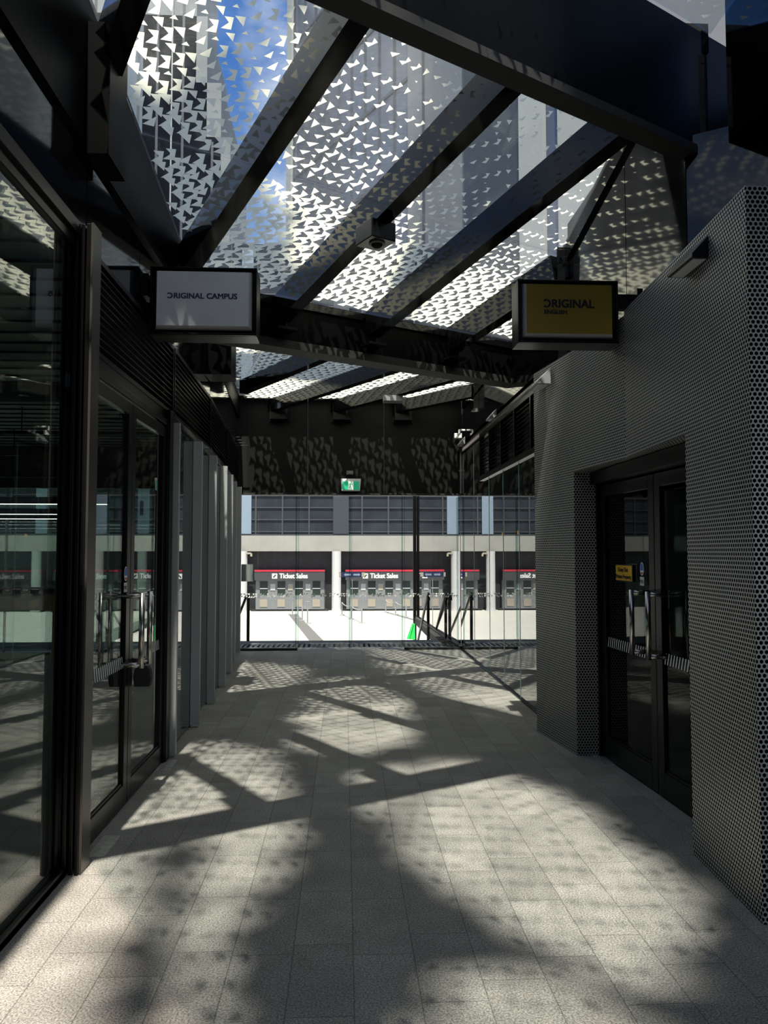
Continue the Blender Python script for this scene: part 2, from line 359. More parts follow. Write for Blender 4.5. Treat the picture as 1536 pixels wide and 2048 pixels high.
def dens(x, y):
    s, t = ST(x, y)
    if t < 0: return 1.0
    d = 1.2 - 0.22 * max(0, t - 0.8) - 0.34 * (s + 1.9) * min(1, max(0, (t - 0.6) / 2.2))
    return max(0.16, min(1.0, d))
PANE_N = [0]
def pane(poly, ang, flat=False, frit=True, zoff=0.0, dfix=None):
    if len(poly) < 3: return
    PANE_N[0] += 1
    def zz(x, y):
        t = ST(x, y)[1]; return 4.07 + (0.187 * min(t, 4.5) if t > 0 and not flat else 0) + zoff
    mb = MB()
    area = sum(poly[i][0] * poly[(i + 1) % len(poly)][1] - poly[(i + 1) % len(poly)][0] * poly[i][1] for i in range(len(poly)))
    if area < 0: poly = poly[::-1]
    mb.hexa([(x, y, zz(x, y)) for x, y in poly], [(x, y, zz(x, y) + 0.018) for x, y in poly])
    if frit:
        W, H = 0.088, 0.092; ca, sa = math.cos(ang), math.sin(ang)
        xs = [p[0] for p in poly]; ys = [p[1] for p in poly]; cx, cy = sum(xs) / len(xs), sum(ys) / len(ys); R = max(max(xs) - min(xs), max(ys) - min(ys))
        n = int(R / W) + 2
        for i in range(-n, n):
            for j in range(-n, n):
                u, v = i * W, j * H; x, y = cx + ca * u - sa * v, cy + sa * u + ca * v
                if not inside(poly, x, y): continue
                d = dens(x, y) if dfix is None else dfix
                k = (i + 2 * j) % 4; row = j % 2
                if d > 0.8:
                    sh = [[CHEV, CHEV, TRI, CHEV], [CHEV, TRI, CHEV, FLAT]][row][k]; sc = 0.72 + 0.52 * d
                elif row == 0:
                    sh = [CHEV, CHEV, TRI, FLAT][k]; sc = 0.5 + 0.66 * d
                else:
                    sh = [SML, FLAT, SML, TRI][k]; sc = 0.25 + 0.85 * d
                    if random.random() > d * 1.6 + 0.2: continue
                if random.random() > 0.65 + d: continue
                P = []
                for a, b in sh:
                    uu, vv = u + (a - 0.5) * W * sc * 1.05, v + (b - 0.5) * H * sc * 1.05
                    X, Y = cx + ca * uu - sa * vv, cy + sa * uu + ca * vv
                    P.append((X, Y, zz(X, Y) - 0.002))
                if all(inside(poly, p[0], p[1]) for p in P): mb.face(P, 1)
    mb.build('window_%d' % PANE_N[0], [M_roofglass, M_frit], kind='structure')
def st_rect(s0, s1, t0, t1):
    return [tuple((A0 + E1 * s + E2 * t).xy) for s, t in ((s0, t0), (s1, t0), (s1, t1), (s0, t1))]
def corr(poly, xl=LX + 0.03, xr=RX - 0.02): return clip(clip(poly, -1, 0, -xl), 1, 0, xr)
SL = [-3.0, -1.92, -0.85, 0.24, 1.25, 2.30, 3.4]
angs = [-0.15, -0.15, 0.62, 0.2, 0.5, 0.35]
for i in range(6):
    pane(corr(st_rect(SL[i], SL[i + 1] , 0.03, TSEAM - 0.008)), angs[i])
    pane(corr(st_rect(SL[i], SL[i + 1], TSEAM + 0.008, TB - 0.02)), angs[i] + (0.0 if i != 3 else -0.4))
# far bay (level glass) split along its rafters
FR = [((-1.46, 11.05), (-0.15, 8.90)), ((-1.20, 12.5), (0.80, 9.32)), ((-0.18, 12.5), (1.62, 9.80)), ((0.82, 12.5), (1.90, 11.12))]
base = [(-1.62, 12.5), (-1.42, 6.9), (1.95, 8.8), (1.95, 12.5)]
base = clip(base, -E2.x, -E2.y, -(E2.x * A0.x + E2.y * A0.y))      # t >= 0 side
base = [(-1.62, 12.5), (-1.42, 7.05), (1.98, 8.99), (1.95, 12.5)]
rest = base
for k, (p, q) in enumerate(FR):
    a, b = q[1] - p[1], -(q[0] - p[0]); c = a * p[0] + b * p[1]
    if a * -1.3 + b * 8.0 < c: left, right = clip(rest, a, b, c), clip(rest, -a, -b, -c)
    else: left, right = clip(rest, -a, -b, -c), clip(rest, a, b, c)
    pane(left, 0.25 + 0.35 * (k % 2), flat=True); rest = right
pane(rest, 0.3, flat=True)
# near bays, above and behind the viewpoint
for t0, t1 in ((TB + 0.10, 6.6), (6.62, 9.6)):
    for i, (s0, s1) in enumerate(((-3.2, -1.92), (-1.92, -0.85), (-0.85, 0.24), (0.24, 1.25), (1.25, 2.3), (2.3, 3.6), (3.6, 5.2))):
        pane(corr(st_rect(s0 - (t0 - 4.5) * 0.3, s1 - (t0 - 4.5) * 0.3, t0, t1), xr=2.24), angs[i % 6], dfix=0.22, flat=True, zoff=0.71)

# --- left upper wall, louvre zone, ceilings
def wall_strip(name, pts, z0, z1, th, m, kind='structure'):
    mb = MB()
    for (a, b) in zip(pts, pts[1:]):
        mb.hexa([(a[0] - th, a[1], z0), (a[0], a[1], z0), (b[0], b[1], z0), (b[0] - th, b[1], z0)],
                [(a[0] - th, a[1], z1), (a[0], a[1], z1), (b[0], b[1], z1), (b[0] - th, b[1], z1)])
    return mb.build(name, m, kind=kind)
wl = MB(); ys = [-6, -2, 1.5, 4.15, 5.23, 6.31, 8.3, 10.4, 12.6]
for a, b in zip(ys, ys[1:]):
    xa, xb = lwx(a), lwx(b); g = 0.006
    wl.hexa([(xa - .16, a + g, 3.27), (xa, a + g, 3.27), (xb, b - g, 3.27), (xb - .16, b - g, 3.27)], [(xa - .16, a + g, 3.80), (xa, a + g, 3.80), (xb, b - g, 3.80), (xb - .16, b - g, 3.80)])
wl.build('wall_left', M_panel, kind='structure')
# right upper wall
wr = MB()
for a, b in zip([4.43, 5.42, 6.87, 8.2, 9.5, 11.0, 12.6], [5.42, 6.87, 8.2, 9.5, 11.0, 12.6]):
    xa = RX if a < 6.8 else RX - 0.1; xb = xa
    wr.box(xa, xa + 0.15, a + .006, b - .006, 3.20, 4.62 if a < 6.8 else 4.09)
wr.box(RX - .1, RX, 6.86, 6.88, 3.2, 4.4)
wr.hexa([(RX, 4.42, 3.2), (2.62, 4.06, 3.2), (2.72, 4.2, 3.2), (RX + .1, 4.6, 3.2)], [(RX, 4.42, 4.1), (2.62, 4.06, 4.1), (2.72, 4.2, 4.1), (RX + .1, 4.6, 4.1)])
wr.box(2.62, 2.75, -6, 4.1, 3.0, 4.05)
wr.build('wall_right', M_panel, kind='structure')
# soffit to the right of the near beam, over the recess
MB().prism([(2.25, 4.30), (2.25, -6), (2.75, -6), (2.75, 4.0)], 4.0, 4.9).build('ceiling', M_beam, kind='structure')

# --- end wall above the entrance doors
we = MB()
for a, b in ((-1.78, -0.615), (-0.605, 0.645), (0.655, 1.95)): we.box(a, b, 12.6, 12.75, 2.55, 4.10)
we.build('wall_back', M_fascia, kind='structure')
MB().box(-13, -1.78, 12.62, 12.72, 2.62, 3.45).build('wall_back.001', M_fascia, kind='structure')
MB().box(-1.75, 1.93, 12.33, 12.6, 4.10, 4.16).build('trim_15', M_matte, kind='structure')
MB().box(-1.72, 1.93, 12.56, 12.74, 2.525, 2.555).build('trim_2', M_matte, kind='structure')

# unseen solid roof and rear wall behind the viewpoint, added to cut ambient light
MB().box(-9.2, 4, -8.3, -8.15, 0, 5.0).build('wall_front.001', M_dark, kind='structure')
MB().box(-1.6, 2.2, -8, 0.15, 4.86, 5.0).build('ceiling.004', M_beam, kind='structure')
MB().prism([(-13, -8.2), (-1.52, -8.2), (-1.52, 8.0), (-1.95, 12.6), (-13, 12.6)], 3.76, 4.1).build('ceiling.005', M_matte, kind='structure')
MB().box(2.8, 9, -8.2, 18.9, 3.41, 4.6).build('ceiling.006', M_matte, kind='structure')
# ================================================================== ROOF STEEL
def beam_box(mb, s0, s1, t0, t1, z0, z1, z0b=None, z1b=None):
    P = [(s0, t1), (s1, t1), (s1, t0), (s0, t0)]
    q = [(A0 + E1 * s + E2 * t) for s, t in P]
    mb.hexa([(p.x, p.y, z0) for p in q], [(p.x, p.y, z1) for p in q])
bm = thing('cross_beam', tuple(A0 + Vector((0, 0, -.5))), 'deep black steel cross beam spanning above and between the two hanging signs', 'beam', 'steel cross beams under the glass roof')
mb = MB(); beam_box(mb, -0.62, 3.33, -0.16, 0.0, 3.62, 4.065); mb.build('web', M_soft, bm)
mb = MB(); beam_box(mb, -0.62, 3.33, -0.18, 0.05, 3.56, 3.64); mb.build('lower_flange', M_matte, bm)
mb = MB(); beam_box(mb, -0.62, 3.33, -0.02, 0.03, 3.98, 4.05); mb.build('upper_lip', M_beam, bm)
bn = thing('cross_beam', tuple(G(0, TB, -.8)), 'massive black steel cross beam at the top right, nearest to the viewer', 'beam', 'steel cross beams under the glass roof')
mb = MB(); beam_box(mb, -3.4, 1.56, TB, TB + 0.08, 4.0, 4.78); mb.build('web', M_soft, bn)
mb = MB(); beam_box(mb, -3.4, 1.12, TB - 0.02, TB + 0.11, 3.98, 4.03); mb.build('lower_flange', M_matte, bn)
mb = MB(); beam_box(mb, -4.5, 1.6, 9.65, 9.8, 4.3, 4.8); tag(mb.build('cross_beam', M_beam), 'black steel cross beam behind the viewpoint', 'beam', 'steel cross beams under the glass roof')
bl = thing('edge_beam', (LX, 4, 3.75), 'long black edge beam along the left side of the glass roof', 'beam')
mb = MB()
def gz(x, y): t = ST(x, y)[1]; return 4.07 + (0.187 * min(t, 4.5) if t > 0 else 0)
yy = [-5, 2.5, 7.0, 7.2, 12.5]
for a, b in zip(yy, yy[1:]):
    xa, xb = lwx(a), lwx(b)
    mb.hexa([(xa - .2, a, 3.76), (xa + .03, a, 3.76), (xb + .03, b, 3.76), (xb - .2, b, 3.76)],
            [(xa - .2, a, gz(xa, a) + .05), (xa + .03, a, gz(xa, a) + .05), (xb + .03, b, gz(xb, b) + .05), (xb - .2, b, gz(xb, b) + .05)])
mb.build('beam_body', M_soft, bl)
mb = MB(); mb.box(LX + .03, -1.25, 4.03, 4.34, 3.70, 4.42); mb.build('bracket_box', M_soft, bl)
mb = MB(); mb.box(-1.44, -1.17, 7.9, 8.25, 3.42, 4.06); mb.build('bracket_box', M_soft, bl)
br = thing('edge_beam', (RX, 6, 4.2), 'black edge beam along the right side of the glass roof', 'beam')
mb = MB()
for a, b, z0 in ((4.45, 6.79, None), (6.79, 8.9, 4.1), (8.9, 12.5, 3.95)):
    xo = RX - 0.03 if a < 8.8 else 1.93
    z0a = z0 or gz(RX, a) - .14; z0b = z0 or gz(RX, b) - .14
    mb.hexa([(xo, a, z0a), (xo + .2, a, z0a), (xo + .2, b, z0b), (xo, b, z0b)], [(xo, a, gz(xo, a) + .04), (xo + .2, a, gz(xo, a) + .04), (xo + .2, b, gz(xo, b) + .04), (xo, b, gz(xo, b) + .04)])
mb.build('beam_body', M_beam, br)
mb = MB(); mb.box(1.87, 1.98, 11.0, 11.3, 3.68, 4.05); mb.build('bracket_box', M_beam, br)

rl = ['black roof rafter at the far upper left corner of the glass roof', 'black roof rafter ending behind the white sign', 'black roof rafter carrying the round camera box',
      'long black roof rafter crossing the middle of the glass roof to the right', 'black roof rafter landing beside the yellow sign']
for k, (s, t1) in enumerate(zip(SL[1:], (TB, TB, TB, TB, TB))):
    tlo, thi = 0.05, TB - 0.02
    # keep within the corridor
    while (A0 + E1 * s + E2 * tlo).x < LX + 0.06: tlo += 0.05
    while (A0 + E1 * s + E2 * thi).x > RX - 0.08: thi -= 0.05
    p, q = G(s, tlo), G(s, thi); up = Vector((0, 0, 1))
    r = thing('roof_rafter', tuple(p), rl[k], 'rafter', 'sloping rafters of the main glass bay')
    d = (q - p).normalized(); un = d.cross(E1).normalized(); un = un if un.z > 0 else -un
    mb = MB(); mb.bar(p - un * .155, q - un * .155, 0.13, 0.27, up=un); mb.build('rafter_body', M_beam, r)
    if k in (2, 3, 4) or k == 1:
        if tlo < 0.2:
            c = G(s, 0.0); mb = MB()
            x, y = E1, E2
            def bx(mb, a0, a1, b0, b1, z0, z1):
                mb.hexa([tuple(Vector((c.x, c.y, z0)) + x * a + y * b) for a, b in ((a0, b1), (a1, b1), (a1, b0), (a0, b0))], [tuple(Vector((c.x, c.y, z1)) + x * a + y * b) for a, b in ((a0, b1), (a1, b1), (a1, b0), (a0, b0))])
            bx(mb, -.10, .10, 0.02, 0.20, 3.70, 3.725); bx(mb, -.01, .01, 0.02, .17, 3.72, 3.86); mb.build('bracket', M_black, r)
    if thi > 3.5:
        c = G(s, TB - .24); mb = MB()
        mb.hexa([tuple(Vector((c.x, c.y, 4.33)) + E1 * a + E2 * b) for a, b in ((-.11, .2), (.11, .2), (.11, -.12), (-.11, -.12))], [tuple(Vector((c.x, c.y, 4.42)) + E1 * a + E2 * b) for a, b in ((-.11, .2), (.11, .2), (.11, -.12), (-.11, -.12))])
        mb.build('end_plate', M_black, r)
fl = ['short level rafter nearest the white sign in the far roof bay', 'level rafter in the far roof bay above the left wall bracket', 'level rafter in the far roof bay carrying a small lamp box', 'rightmost level rafter in the far roof bay by the right wall']
for k, (p, q) in enumerate(FR):
    p, q = Vector((p[0], p[1], 4.06)), Vector((q[0], q[1], 4.06))
    r = thing('roof_rafter', tuple(p), fl[k], 'rafter', 'level rafters of the far glass bay')
    mb = MB(); mb.bar(p - Vector((0, 0, .10)), q - Vector((0, 0, .10)), 0.12, 0.19); mb.build('rafter_body', M_beam, r)
    if p.y > 12.4:
        mb = MB(); x = (-1.07, -0.05, 0.955)[k - 1]
        mb.box(x - .14, x + .14, 12.40, 12.6, 3.74, 3.98); mb.box(x - .17, x + .17, 12.57, 12.6, 3.72, 4.05); mb.build('wall_bracket', M_black, r)

# ================================================================== LEFT FACADE
lg = sthing('window_50', (LX, 0, 0))
MB().box(LX - .012, LX, -4, 3.96, 0.03, 3.24).build('glass_pane', M_lglass, lg)
mb = MB(); mb.box(LX - .05, LX + .04, -4, 3.96, 3.22, 3.29); mb.box(LX - .03, LX + .02, -4, 3.96, 3.16, 3.23); mb.build('head_frame', M_bronze, lg, bevel=.004)
mb = MB(); mb.box(LX - .03, LX + .03, -4, 3.96, 0.0, 0.03); mb.box(LX + .012, LX + .03, -4, 3.96, 0.0, 0.045); mb.build('sill_track', M_bronze, lg)
mu = thing('door_mullion', (LX, 4.03, 0), 'tall grooved dark mullion between the near shop window and the left double door', 'mullion', None)
mb = MB(); mb.box(-1.45, -1.31, 4.035, 4.10, 0, 3.30)
for i in range(5): mb.box(-1.45 + i * .030, -1.45 + i * .030 + .018, 3.955 + .008 * (i % 2), 4.04, 0, 3.29)
mb.build('profile', M_bronze, mu, bevel=.003)
MB().box(-1.312, -1.30, 3.97, 4.10, 0, 3.30).build('cover_strip', mat('lighter_bronze', (.07, .062, .054), .35, metal=.3), mu)  # side strip in a lighter bronze than the profile

def door_leaf(parent, P, Q, z1, fr, gl, bottom=.13, stile=.08, head=.08, th=.045):
    """P,Q plan points of the leaf; parts under parent"""
    P, Q = Vector((P[0], P[1], 0)), Vector((Q[0], Q[1], 0)); d = (Q - P).normalized(); n = Vector((-d.y, d.x, 0)); W = (Q - P).length
    def b(mb, a0, a1, z0, z1_, t=th):
        c = [P + d * a0 - n * t / 2, P + d * a1 - n * t / 2, P + d * a1 + n * t / 2, P + d * a0 + n * t / 2]
        mb.hexa([(v.x, v.y, z0) for v in c], [(v.x, v.y, z1_) for v in c])
    fm = MB(); b(fm, 0, stile, .01, z1); b(fm, W - stile, W, .01, z1); b(fm, stile, W - stile, .01, .01 + bottom); b(fm, stile, W - stile, z1 - head, z1)
    b(fm, stile, W - stile, .01 + bottom, .025 + bottom, th * .6)
    fm.build('leaf_frame', fr, parent, bevel=.003)
    g = MB(); b(g, stile, W - stile, .01 + bottom, z1 - head, .01); g.build('glass_pane', gl, parent)
    # hatch decal band
    dm = MB(); k = 0; a = stile + .02
    while a < W - stile - .03:
        c0 = P + d * a; zz = .865
        for sg in (1, -1):
            o = n * sg * .008
            dm.face([c0 + o + Vector((0, 0, zz + .075)), c0 + d * .011 + o + Vector((0, 0, zz + .075)), c0 + d * .035 + o + Vector((0, 0, zz)), c0 + d * .024 + o + Vector((0, 0, zz))])
        a += .038; k += 1
    dm.build('hatch_decal', M_decal, parent)
def pull(parent, c, n, z0, z1, off=.13, r=.0175, spread=0.0):
    """square D pull handles on both faces; c plan point, n plan normal"""
    c = Vector((c[0], c[1], 0)); n = Vector((n[0], n[1], 0)).normalized()
    for sg in (1, -1):
        mb = MB(); a = c + n * sg * off
        mb.tube([(a.x, a.y, z0), (a.x, a.y, z1)], r, 14)
        for z in (z0 + .02, z1 - .02): mb.tube([(c.x, c.y, z), (a.x, a.y, z)], r * .9, 12)
        mb.build('pull_handle', M_steel, parent, smooth=True)
ld = [('near', 4.11, 5.045, 4.93), ('far', 5.055, 6.0, 5.13)]
for k, (nm, a, b, hy) in enumerate(ld):
    e = sthing('door_%d' % (k + 1), (LX, a, 0))
    door_leaf(e, (LX, a), (LX, b), 2.56, M_bronze, M_lglass)
    pull(e, (LX, hy), (1, 0), .87, 1.34)
mb = MB(); mb.box(LX - .06, LX + .05, 6.0, 6.12, 0, 2.70); 
for i in range(3): mb.box(LX - .05 + i * .035, LX - .03 + i * .035, 5.99, 6.01, 0, 2.57)
tag(mb.build('door_jamb', M_black, bevel=.003), 'black door jamb between the left double door and the first grey fin', 'door frame')
hd = thing('door_header', (LX, 5, 2.57), 'dark metal header rail over the left double door below the louvres', 'door header')
mb = MB(); mb.box(LX - .08, LX + .03, 4.10, 6.29, 2.575, 2.62); mb.box(LX - .08, LX + .005, 4.10, 6.29, 2.62, 2.70); mb.build('rail', M_bronze, hd, bevel=.003)
# padlock boxes hanging on the pulls
for k, y in enumerate((4.90, 5.16)):
    x = -1.49 if k == 0 else -1.315
    lk = thing('lock_box', (x, y, .70), ['black covered padlock hanging inside the left double door', 'black covered padlock hanging on the outer pull of the left double door'][k], 'padlock')
    mb = MB(); prof = [(-.05, 0), (.05, 0), (.058, .05), (.05, .11), (.028, .135), (-.028, .135), (-.05, .11), (-.058, .05)]
    lo = [(x + a, y + .03, .72 + b) for a, b in prof]; hi = [(x + a, y - .03, .72 + b) for a, b in prof]
    mb.hexa([Vector(v) for v in lo], [Vector(v) for v in hi]); mb.build('case', M_matte, lk, bevel=.006)
    mb = MB(); mb.tube([(x, y - .03, .85), (x, y - .03, .89), (x, y - .012, .908), (x, y + .012, .908), (x, y + .03, .89), (x, y + .03, .85)], .006, 8); mb.build('shackle', M_matte, lk, smooth=True)
def pull_sign(x, y, z, sg, lab, tilt=0):
    s = thing('door_sticker', (x, y, z), lab, 'sticker')
    nx = 1 if sg > 0 else -1
    uy = (0, 1, 0) if sg > 0 else (0, -1, 0)       # reading direction seen from the corridor
    xx = x + nx * .006
    pr = [(math.cos(t) * .034, math.sin(t) * .046) for t in [2 * PI * i / 20 for i in range(20)]]
    mb = MB(); mb.face([(xx, y + a, z + .06 + b) for a, b in pr]); mb.build('badge', M_white, s)
    mb = MB(); mb.face([(xx + nx * .001, y + a * .85, z + .06 + b * .85) for a, b in pr if b > -.02]); mb.build('badge_top', M_blue, s)
    mb = MB(); mb.face([(xx + nx * .001, y + a * .85, z + .06 + b * .85) for a, b in pr if b < -.018]); mb.build('badge_foot', M_red, s)
    mb = MB(); mb.face([(xx, y - .037, z - .055), (xx, y + .037, z - .055), (xx, y + .037, z + .005), (xx, y - .037, z + .005)]); pl_ = mb.build('plate', M_tray, s)
    t = text_mb('PULL', .034, (xx + nx * .001, y - uy[1] * .033, z - .038), uy, (0, 0, 1), .0006, width=.066); t.build('lettering', M_ink, pl_)
pull_sign(LX + .02, 4.93, 1.40, 1, 'small blue and red round sticker over a PULL plate on the left double door')

# louvre units above doors and fins
lou = [(4.13, 6.27, 'first dark louvre panel over the left double door'), (6.31, 8.28, 'second dark louvre panel over the nearest grey fins'), (8.32, 10.38, 'third dark louvre panel along the left wall'), (10.42, 12.5, 'farthest dark louvre panel on the left wall by the entrance')]
for a, b, lab in lou:
    e = thing('louvre_panel', (lwx(a), a, 2.7), lab, 'louvre', 'louvre panels on the left wall')
    xa, xb = lwx(a), lwx(b); mb = MB()
    for i in range(12):
        z = 2.725 + i * .043
        mb.hexa([(xa - .05, a + .02, z + .012), (xa + .005, a + .02, z), (xb + .005, b - .02, z), (xb - .05, b - .02, z + .012)],
                [(xa - .05, a + .02, z + .03), (xa + .005, a + .02, z + .008), (xb + .005, b - .02, z + .008), (xb - .05, b - .02, z + .03)])
    mb.build('blades', M_bronze, e)
    mb = MB()
    for z0, z1 in ((2.70, 2.72), (3.235, 3.265)): mb.hexa([(xa - .07, a, z0), (xa + .012, a, z0), (xb + .012, b, z0), (xb - .07, b, z0)], [(xa - .07, a, z1), (xa + .012, a, z1), (xb + .012, b, z1), (xb - .07, b, z1)])
    mb.box(xa - .07, xa + .012, a, a + .02, 2.72, 3.235); mb.box(xb - .07, xb + .012, b - .02, b, 2.72, 3.235)
    mb.hexa([(xa - .09, a, 2.70), (xa - .08, a, 2.70), (xb - .08, b, 2.70), (xb - .09, b, 2.70)], [(xa - .09, a, 3.26), (xa - .08, a, 3.26), (xb - .08, b, 3.26), (xb - .09, b, 3.26)])
    mb.build('frame', M_black, e)
# grey fins
fy = [(6.14, 0), (7.17, 1), (8.23, 1), (9.24, 1), (10.28, 1), (11.24, 1), (12.2, 1)]
fn = ['half fin beside the left double door, nearest of the grey fins', 'nearest full grey fin after the left double door', 'second full grey fin along the left wall', 'third full grey fin along the left wall', 'fourth full grey fin along the left wall', 'fifth full grey fin, narrow and dark near the entrance', 'last fin at the left side of the entrance glass']
for (y, full), lab in zip(fy, fn):
    x = lwx(y); e = thing('facade_fin', (x, y, 0), 'tall grey metal ' + lab, 'fin', 'grey fins along the left glass wall')
    MB().box(x + .008, x + .09, y, y + .05, 0.02, 2.62).build('outer_blade', M_fin, e, bevel=.002)
    if full: MB().box(x - .10, x - .008, y, y + .05, 0.02, 2.62).build('inner_blade', M_fin, e, bevel=.002)
    MB().box(x - .008, x + .008, y + .015, y + .045, 0.0, 2.62).build('spine', M_matte, e)
# glass between the fins + track
for k in range(6):
    y0, y1 = fy[k][0] + .05, fy[k + 1][0]; xa, xb = lwx(y0), lwx(y1)
    mb = MB(); mb.hexa([(xa - .006, y0, .02), (xa + .006, y0, .02), (xb + .006, y1, .02), (xb - .006, y1, .02)], [(xa - .006, y0, 2.62), (xa + .006, y0, 2.62), (xb + .006, y1, 2.62), (xb - .006, y1, 2.62)])
    mb.build('window_%d' % (51 + k), M_lglass, kind='structure')
mb = MB(); mb.hexa([(lwx(6.1) - .02, 6.1, 0), (lwx(6.1) + .02, 6.1, 0), (lwx(12.5) + .02, 12.5, 0), (lwx(12.5) - .02, 12.5, 0)], [(lwx(6.1) - .02, 6.1, .012), (lwx(6.1) + .02, 6.1, .012), (lwx(12.5) + .02, 12.5, .012), (lwx(12.5) - .02, 12.5, .012)])
mb.build('trim_3', M_bronze, kind='structure')
mb = MB(); mb.hexa([(lwx(6.1) - .1, 6.1, 2.62), (lwx(6.1) + .02, 6.1, 2.62), (lwx(12.5) + .02, 12.5, 2.62), (lwx(12.5) - .1, 12.5, 2.62)], [(lwx(6.1) - .1, 6.1, 2.70), (lwx(6.1) + .02, 6.1, 2.70), (lwx(12.5) + .02, 12.5, 2.70), (lwx(12.5) - .1, 12.5, 2.70)])
mb.build('trim_4', M_black, kind='structure')
# pivot plates in the floor
for (x, y, a, lab) in ((-1.30, 4.36, 0, 'bright metal floor plate at the foot of the mullion, left door'), (-1.32, 5.94, 0, 'bright metal floor plate at the far jamb of the left double door'), (1.99, 5.90, 0.06, 'bright metal floor plate at the far jamb of the right door recess')):
    mb = MB(); mb.box(x - .045, x + .045, y - .17, y + .13, 0, .004); mb.box(x - .012, x + .012, y - .15, y - .12, .004, .008)
    tag(mb.build('floor_plate', M_plate), lab, 'floor plate')

# ---- room behind the left glass
MB().prism([(-9.2, -5), (-1.5, -5), (-1.5, 8.0), (-1.86, 12.7), (-9.2, 12.7)], 3.30, 3.75).build('ceiling.001', M_ceil, kind='structure')
mb = MB()
for i in range(58): mb.box(-9, LX - .15, -4.8 + i * .30, -4.785 + i * .30, 3.285, 3.30)
mb.build('trim_5', M_matte, kind='structure')
MB().box(-9.22, -9.2, -5, 12.7, 0, 3.3).build('window_66', M_lglass, kind='structure')  # unseen glass side, added to let daylight into the room
MB().box(-9.2, LX - .1, -5.1, -5, 0, 3.3).build('wall_front', M_dark, kind='structure')
for k, x in enumerate((-8.8, -7.0, -5.4, -3.8)):
    x1 = (-7.0, -5.4, -3.8, lwx(12.5) - .05)[k]
    MB().box(x + .01, x1 - .01, 12.60, 12.612, .02, 2.62).build('window_%d' % (60 + k), M_lglass, kind='structure')
mb = MB()
for x in (-8.8, -7.0, -5.4, -3.8): mb.box(x - .01, x + .01, 12.58, 12.64, 0, 2.62)
mb.build('trim_6', M_edge, kind='structure')
# service duct, conduit and truss on the soffit
mb = MB(); mb.tube([(-8.9, 7.6, 3.08), (LX - .25, 7.2, 3.08)], .09, 16); tag(mb.build('ceiling_duct', M_grey, smooth=True), 'grey round duct under the ceiling behind the left glass', 'duct')
for y, z in ((9.2, 3.0), (10.9, 2.95), (12.0, 2.75)):
    mb = MB(); mb.tube([(-8.9, y, z), (lwx(y) - .2, y, z)], .022, 8)
    for i in range(9): mb.tube([(-8.6 + i * .8, y, z), (-8.6 + i * .8, y, 3.3)], .008, 6)
    tag(mb.build('ceiling_conduit', M_black, smooth=True), 'thin black service pipe under the ceiling behind the left glass, %s' % ({9.2: 'nearest row', 10.9: 'middle row', 12.0: 'row by far windows'}[y]), 'pipe', 'pipes under the ceiling')
for k, (x1, y) in enumerate(((-2.49, 8.25), (-3.48, 10.5), (-4.31, 12.0))):
    e = thing('linear_pendant', (x1 - 2.5, y, 2.1), ['nearest and longest black linear pendant light behind the left glass', 'middle black linear pendant light behind the left glass', 'farthest black linear pendant light behind the left glass'][k], 'pendant light', 'linear pendants in the left room')
    MB().box(x1 - 5, x1, y - .03, y + .03, 2.10, 2.17).build('housing', M_matte, e)
    MB().box(x1 - 4.98, x1 - .02, y - .02, y + .02, 2.094, 2.10).build('led_strip', M_led, e)
    for xx in (x1 - 4.5, x1 - 2.5, x1 - .5): MB().tube([(xx, y, 2.17), (xx, y, 3.3)], .003, 6).build('cable', M_matte, e)
for k, (x, z) in enumerate(((-3.22, 2.03), (-2.86, 2.11))):
    e = thing('cylinder_pendant', (x, 11, z), ['left one of two small black cylinder pendants behind the left door glass', 'right one of two small black cylinder pendants behind the left door glass'][k], 'pendant light', 'cylinder pendants')
    mb = MB(); mb.tube([(x, 11, z), (x, 11, z + .2)], .025, 14); mb.build('shade', M_matte, e, smooth=True)
    mb = MB(); mb.tube([(x, 11, z + .2), (x, 11, 3.3)], .003, 6); mb.build('cable', M_matte, e)
# timber counter and green mat
e = thing('timber_counter', (-5.2, 11.2, 0), 'pale timber counter seen through the near left shop window', 'counter')
MB().box(-7.8, -3.9, 10.9, 11.5, 1.02, 1.08).build('counter_top', M_dark, e)
MB().box(-7.8, -3.9, 11.0, 11.05, .78, 1.02).build('apron', M_wood, e)
for x in (-7.6, -5.9, -4.1): MB().box(x, x + .08, 11.1, 11.18, 0, 1.02).build('leg', M_wood, e)
MB().box(-8.9, -4.6, 11.7, 12.4, 0.002, .02).build('green_mat', M_turf); tag(bpy.data.objects['green_mat'], 'green floor mat behind the timber counter', 'mat')
e = thing('high_table', (-2.5, 10, 0), 'dark high table with trestle legs behind the left double door glass', 'table')
MB().box(-3.3, -1.95, 9.7, 10.4, 1.0, 1.05).build('table_top', M_black, e)
for x in (-3.2, -2.05):
    for y in (9.8, 10.3): MB().box(x - .03, x + .03, y - .03, y + .03, 0, 1.0).build('leg', M_grey, e)
MB().bar((-3.2, 9.8, .2), (-2.05, 9.8, .95), .04, .04).build('brace', M_grey, e)

